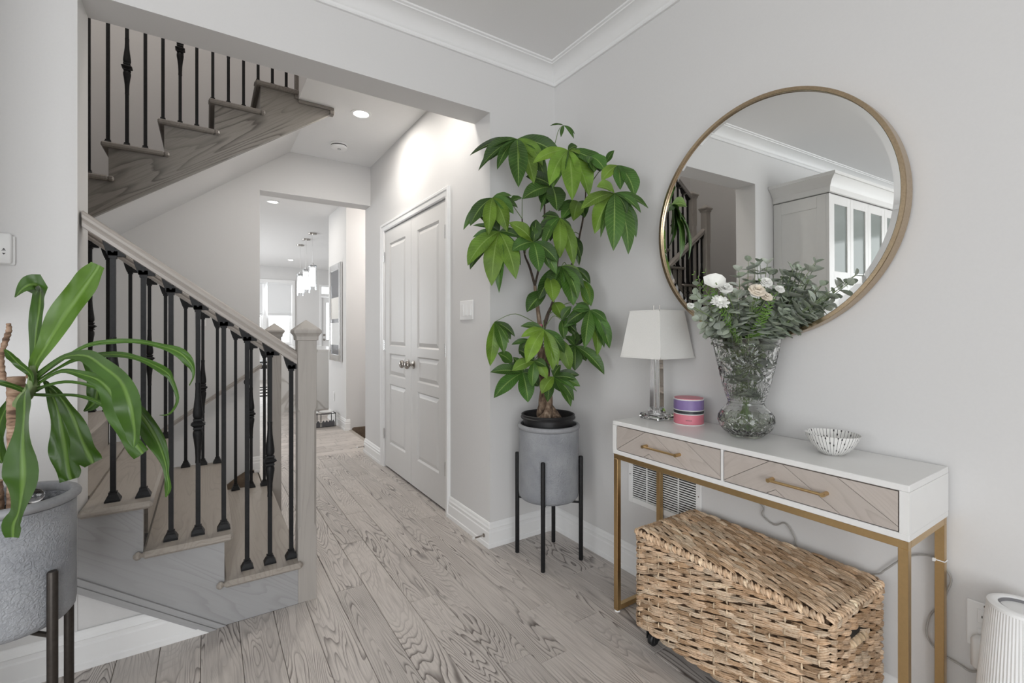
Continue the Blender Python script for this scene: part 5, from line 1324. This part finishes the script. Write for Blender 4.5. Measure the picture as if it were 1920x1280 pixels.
# return air vent grille
vg = thing('vent_grille', 'white louvred return air grille low on the wall behind the table', 'vent', (0, -.795, .43))
y0, y1, z0, z1 = -.998, -.592, .345, .620
m = MB(); fw_ = .026
m.box(-.007, -.0005, y0, y0+fw_, z0, z1, .002); m.box(-.007, -.0005, y1-fw_, y1, z0, z1, .002); m.box(-.007, -.0005, y0+fw_, y1-fw_, z0, z0+fw_, .002); m.box(-.007, -.0005, y0+fw_, y1-fw_, z1-fw_, z1, .002)
for q in (1, 2, 3):
    yy = y0+fw_+(y1-y0-2*fw_)*q/4; m.box(-.0068, -.001, yy-.002, yy+.002, z0+fw_, z1-fw_)
m.build('frame', 'white_plastic', vg)
MB().box(-.0012, -.0004, y0+fw_, y1-fw_, z0+fw_, z1-fw_).build('backing', 'dark_gap', vg)
m = MB(); nsl = 21
for i in range(nsl):
    z = z0+fw_+(z1-z0-2*fw_)*(i+.5)/nsl; m.prism([(-.0066, z+.0026), (-.0056, z+.0036), (-.0016, z-.0014), (-.0016, z-.0034), (-.0066, z-.0016)], 'y', y0+fw_, y1-fw_)
o = m.build('slats', 'white_plastic', vg); o['kind'] = 'stuff'
for y in (y0+.012, y1-.012): MB().lathe([(.003, 0), (.0025, .001), (0, .0012)], (-.0072, y, (z0+z1)/2), 10, 'x').build('screw', 'nickel', vg)

# ---------------------------------------------------------------- switches, thermostat, door stops, downlights, smoke alarm
sw = thing('light_switch', 'white triple rocker light switch on the hall wall', 'switch', (XH, .27, 1.31))
MB().box(XH-.006, XH-.0005, .185, .355, 1.252, 1.368, .0025).build('plate', 'white_plastic', sw)
for i in range(3):
    yy = .222+.048*i; m = MB(); m.prism([(XH-.006, 1.277), (XH-.0115 if i != 2 else XH-.008, 1.277), (XH-.008 if i != 2 else XH-.0115, 1.343), (XH-.006, 1.343)], 'y', yy-.017, yy+.017); m.build('rocker', 'white_plastic', sw)
th = thing('thermostat', 'white wall thermostat at the left edge beside the opening', 'thermostat', (-2.345, 0, 1.46))
MB().box(-2.398, -2.292, -.028, -.012, 1.408, 1.508, .005).build('cover', 'white_plastic', th, smooth=True, ang=50); MB().box(-2.394, -2.287, -.012, -.0005, 1.406, 1.502, .003).build('base', 'white_plastic', th)
m = MB(); q = .0285
m.prism([(-2.3125, 1.4525), (-2.3045, 1.4525), (-2.3085, 1.4585)], 'y', -q, -.028); m.box(-2.314, -2.304, -q, -.028, 1.4495, 1.4508)
m.prism([(-2.3125, 1.4425), (-2.3085, 1.4365), (-2.3045, 1.4425)], 'y', -q, -.028); m.build('arrow_buttons', 'print_dark', th)
wp = thing('wall_switch', 'small white switch plate on the stairwell wall', 'switch', (-1.795, BW, 1.27))
MB().box(-1.83, -1.76, BW-.006, BW-.0005, 1.222, 1.338, .002).build('plate', 'white_plastic', wp); MB().box(-1.81, -1.78, BW-.0095, BW-.006, 1.25, 1.31, .001).build('rocker', 'white_plastic', wp)
oc = thing('outlet', 'white outlet plate low on the corridor wall', 'outlet', (-.37, 4.12, .33))
MB().box(-.376, -.3705, 4.08, 4.16, .275, .395, .002).build('plate', 'white_plastic', oc); MB().box(-.379, -.376, 4.10, 4.14, .295, .375, .001).build('socket', 'white_plastic', oc)
def door_stop(p, d, label):
    t = thing('door_stop', label, 'door stop', p); p, d = V(p), V(d)
    MB().tube([p, p+d*.004], .011, 12).build('base_disc', 'nickel', t, smooth=True)
    m = MB(); pts = []
    m.tube([p+d*(.004+.056*k/28) for k in range(29)], [.0050 if k % 2 else .0038 for k in range(29)], 8); m.build('spring', 'nickel', t, smooth=True, ang=80)
    MB().tube([p+d*.06, p+d*.074], .0065, 10).build('tip', 'ceramic', t, smooth=True)
door_stop((XH-.0165, .035, .055), (-1, 0, 0), 'spring door stop on the baseboard by the wall corner')
door_stop((XH-.0165, 2.39, .055), (-1, 0, 0), 'spring door stop on the baseboard past the closet')
def downlight(x, y, r, power, label, grp=None):
    t = thing('downlight', label, 'light', (x, y, CZ), grp)
    MB().lathe([(r+.02, -.0005), (r+.019, -.004), (r+.002, -.006), (r, -.0045), (r, -.0005)], (x, y, CZ), 40, closed=True).build('trim_ring', 'white_plastic', t, smooth=True)
    MB().lathe([(0, -.0035), (r, -.0035), (r, -.0008), (0, -.0008)], (x, y, CZ), 40).build('lens', 'lamp_disc', t)
    area('downlight_lamp', (x, y, CZ-.012), (0, 0, 0), r*1.8, r*1.8, power, (1, .95, .88), 'DISK')
downlight(-.831, 1.173, .052, 9, 'lit round recessed ceiling light in the hall')
downlight(-.831, .30, .052, 4, 'round recessed ceiling light just behind the opening header')
downlight(-1.087, 4.069, .052, 9, 'lit round ceiling light beyond the corridor header')
downlight(-.213, 9.04, .052, 6, 'small distant lit ceiling light in the kitchen')
sd_ = thing('smoke_alarm', 'round white smoke alarm on the hall ceiling', 'alarm', (-.833, 1.83, CZ))
MB().lathe([(0, -.0005), (.068, -.0005), (.07, -.004), (.07, -.012), (.066, -.014), (0, -.014)], (-.833, 1.83, CZ), 40).build('base', 'white_plastic', sd_, smooth=True)
MB().lathe([(.0, -.0135), (.0630, -.0135), (.0630, -.0205), (0, -.0205)], (-.833, 1.83, CZ), 40).build('vent_gap', 'dark_gap', sd_)
MB().lathe([(0, -.0205), (.064, -.0205), (.0655, -.024), (.062, -.037), (.053, -.043), (.02, -.0445), (0, -.0445)], (-.833, 1.83, CZ), 40).build('cover', 'white_plastic', sd_, smooth=True)
MB().lathe([(.014, -.0435), (.013, -.047), (.011, -.047), (.010, -.0435)], (-.835, 1.815, CZ), 20).build('test_button', 'planter_rim', sd_)

# ---------------------------------------------------------------- corridor and kitchen things
fr = thing('framed_mirror', 'tall narrow framed panel mirror on the corridor wall', 'mirror', (-.37, 3.98, 1.43))
y0, y1, z0, z1 = 3.68, 4.28, .80, 2.03
m = MB(); b_w = .085
m.box(-.40, -.371, y0, y0+b_w, z0, z1, .006); m.box(-.40, -.371, y1-b_w, y1, z0, z1, .006); m.box(-.40, -.371, y0+b_w, y1-b_w, z0, z0+b_w, .006); m.box(-.40, -.371, y0+b_w, y1-b_w, z1-b_w, z1, .006)
m.build('frame', 'chrome', fr)
for i, mt in enumerate(('art_dark', 'linen', 'art_dark', 'mirror_glass', 'art_dark')):
    zz = [z0+b_w, z0+b_w+.12, z0+b_w+.40, z0+b_w+.45, z0+b_w+.72, z1-b_w]; MB().box(-.388, -.372, y0+b_w, y1-b_w, zz[i], zz[i+1]).build('panel', ['art_dark', 'mirror_glass', 'art_dark', 'linen', 'art_dark'][i], fr)
isl = thing('kitchen_island', 'white marble kitchen island with a waterfall end', 'island', (-.42, 6.2, 0))
m = MB(); m.box(-.86, .06, 5.25, 7.4, .86, .90, .003); m.box(-.86, .06, 5.25, 5.29, .0, .86); m.build('worktop', 'marble', isl)
MB().box(-.55, .04, 5.30, 7.35, 0, .86).build('body', 'trim_paint', isl)
for i, (x, y, zt, lab) in enumerate(((-.336, 6.975, 2.215, 'leftmost'), (-.344, 6.33, 2.225, 'middle'), (-.344, 5.758, 2.235, 'rightmost'))):
    t = thing('pendant_light', lab+' of three lit glass cylinder pendants over the kitchen island', 'light', (x, y, zt-.4), 'pendants over the kitchen island')
    MB().lathe([(0, -.001), (.065, -.001), (.065, -.012), (.06, -.02), (0, -.022)], (x, y, CZ), 28).build('canopy', 'nickel', t, smooth=True)
    MB().tube([(x, y, CZ-.02), (x, y, zt+.02)], .003, 6).build('cable', 'chrome', t)
    MB().lathe([(0, zt+.03), (.02, zt+.03), (.022, zt-.0), (.06, zt-.005), (.06, zt-.03), (0, zt-.03)], (x, y, 0), 28).build('cap', 'chrome', t, smooth=True)
    MB().lathe([(.064, zt-.01), (.064, zt-.40), (.060, zt-.40), (.060, zt-.01)], (x, y, 0), 28, closed=True).build('glass_shade', 'pendant_glass', t, smooth=True)
    MB().lathe([(0, zt-.05), (.042, zt-.05), (.044, zt-.06), (.044, zt-.33), (.042, zt-.34), (0, zt-.34)], (x, y, 0), 24).build('diffuser', 'pendant_glow', t, smooth=True)
def stool(x, y, rz, label):
    t = thing('bar_stool', label, 'stool', (x, y, 0), 'stools at the kitchen island', rot=(0, 0, rz), local=True)
    MB().box(-.2, .2, -.2, .2, .62, .68, .02).build('seat', 'dark_leather', t, smooth=True)
    m = MB(); m.prism([(-.19, .68), (-.16, .68), (-.20, .84), (-.185, .98), (-.215, .98), (-.235, .84)], 'y', -.19, .19); m.build('backrest', 'dark_leather', t)
    for sx in (-1, 1):
        for sy in (-1, 1): MB().tube([(sx*.17, sy*.17, .62), (sx*.21, sy*.21, 0)], .012, 8).build('leg', 'black_iron', t)
    m = MB(); q = .19
    for a, b2 in (((-q, -q), (q, -q)), ((q, -q), (q, q)), ((q, q), (-q, q)), ((-q, q), (-q, -q))): m.tube([(*a, .22), (*b2, .22)], .009, 6)
    m.build('footrest', 'black_iron', t)
stool(-1.0, 5.75, 0, 'nearer dark bar stool at the kitchen island, half hidden by the stair wall'); stool(-1.0, 6.55, 0, 'farther dark bar stool at the kitchen island')
fs_ = thing('pet_feeder', 'low dark pet feeder stand with a zigzag edge in the corridor', 'stand', (-.55, 3.98, 0))
fx0, fx1, fy0, fy1, ft = -.76, -.415, 3.84, 4.08, .165
for x in (fx0, (fx0+fx1)/2, fx1): 
    for y in (fy0, fy1): MB().box(x-.004, x+.004, y-.004, y+.004, 0, ft).build('leg', 'black_iron', fs_)
m = MB()
for y in (fy0, fy1): m.box(fx0+.004, fx1-.004, y-.003, y+.003, ft-.008, ft); m.box(fx0+.004, fx1-.004, y-.003, y+.003, .0, .006)
for x in (fx0, fx1): m.box(x-.003, x+.003, fy0+.004, fy1-.004, ft-.008, ft)
m.build('frame', 'black_iron', fs_)
m = MB()
for k in range(2):
    xa = fx0+.01+k*(fx1-fx0)/2; wq = (fx1-fx0)/2-.02; P = [(xa, .006)]+[(xa+wq*i/8, .055+(.03 if i % 2 else 0)) for i in range(9)]+[(xa+wq, .006)]; 
    for i in range(8): m.prism([(xa+wq*i/8, .007), (xa+wq*(i+1)/8, .007), (xa+wq*(i+1)/8, .055+(.03 if (i+1) % 2 else 0)), (xa+wq*i/8, .055+(.03 if i % 2 else 0))], 'y', fy0-.001, fy0+.003)
m.build('zigzag_panel', 'art_dark', fs_)
for k, lab in ((0, 'shallow white pet bowl on the left of the feeder stand'), (1, 'shallow white pet bowl on the right of the feeder stand')):
    x = fx0+(fx1-fx0)*(.25+.5*k); o = MB().lathe([(0, ft-.03), (.045, ft-.03), (.074, ft+.001), (.084, ft+.004), (.084, ft+.010), (.076, ft+.012), (.058, ft-.004), (.04, ft-.018), (0, ft-.02)], (x, (fy0+fy1)/2, 0), 32).build('pet_bowl', 'ceramic', None, smooth=True, origin=(x, (fy0+fy1)/2, ft-.03))
    tag(o, lab, 'bowl', 'pet bowls')

# ---------------------------------------------------------------- white hutch seen in the round mirror
hx1, hx0, hf = -2.40, -4.62, -.44
ht = thing('hutch', 'white glass-door hutch against the wall, seen in the round mirror', 'cabinet', ((hx0+hx1)/2, hf/2, 0))
m = MB(); m.box(hx0, hx0+.02, hf+.022, -.003, 1.24, 2.24); m.box(hx1-.012, hx1-.004, hf+.022, -.003, 1.24, 2.24)
for a, b2, c, d in ((hf+.022, hf+.09, 1.24, 2.24), (-.07, -.003, 1.24, 2.24), (hf+.09, -.07, 1.24, 1.33), (hf+.09, -.07, 2.14, 2.24)): m.box(hx1-.004, hx1, a, b2, c, d, .0015)
m.box(hx0+.02, hx1-.012, -.02, -.004, 1.24, 2.24); m.box(hx0+.02, hx1-.012, hf+.022, -.02, 1.24, 1.262); m.box(hx0+.02, hx1-.012, hf+.022, -.02, 2.22, 2.24)
for z in (1.58, 1.88): m.box(hx0+.02, hx1-.012, hf+.05, -.02, z, z+.012)
m.build('cabinet_body', 'white_lacquer', ht)
m = MB(); CQ = [(0, 2.24), (.0, 2.245), (.012, 2.25), (.012, 2.29), (.02, 2.30), (.035, 2.33), (.07, 2.36), (.078, 2.362), (.078, 2.385), (0, 2.385)]
def crown_loop():
    vs = []
    for (x, y, sx, sy) in ((hx0, -.003, 0, 0), (hx0, hf, 0, -1), (hx1, hf, 1, -1), (hx1, -.003, 1, 0)):
        for u, z in CQ: vs.append((x+sx*u, y+sy*u, z))
    n = len(CQ); m.add(vs, [tuple(range(n))[::-1], tuple(range(3*n, 4*n))]+[(j*n+i, j*n+(i+1) % n, (j+1)*n+(i+1) % n, (j+1)*n+i) for j in range(3) for i in range(n)])
crown_loop(); m.build('crown', 'white_lacquer', ht, smooth=True, ang=25)
nd_ = 5; dw = (hx1-hx0)/nd_*.72+.0; dw = .322
x = hx1-.03
m = MB(); m.box(hx1-.03, hx1-.0, hf, hf+.022, 1.24, 2.24); m.build('stile', 'white_lacquer', ht)
for i in range(6):
    xb_ = x-dw*i; xa_ = xb_-dw+.003
    if xa_ < hx0: break
    m = MB(); s_ = .052
    m.box(xa_, xa_+s_, hf, hf+.021, 1.245, 2.235, .001); m.box(xb_-s_, xb_, hf, hf+.021, 1.245, 2.235, .001); m.box(xa_+s_, xb_-s_, hf, hf+.021, 1.245, 1.63, .001); m.box(xa_+s_, xb_-s_, hf, hf+.021, 2.165, 2.235, .001)
    d = m.build('door', 'white_lacquer', ht); MB().box(xa_+s_, xb_-s_, hf+.009, hf+.013, 1.63, 2.165).build('pane', 'cabinet_glass', d)
MB().box(hx0-.02, hx1+.02, hf-.16, -.003, .86, .90, .004).build('worktop', 'marble', ht)
MB().box(hx0, hx1, hf-.12, -.003, .08, .86).box(hx0, hx1, hf-.06, -.003, 0, .08).build('base_cabinet', 'white_lacquer', ht)
MB().box(hx0+.001, hx1-.001, -.03, -.003, .90, 1.24).build('back_panel', 'white_lacquer', ht)
for i in range(4):
    xb_ = hx1-.01-.55*i; MB().box(xb_-.54, xb_, hf-.14, hf-.12, .1, .85, .003).build('door', 'white_lacquer', ht)
bpy.context.view_layer.update()
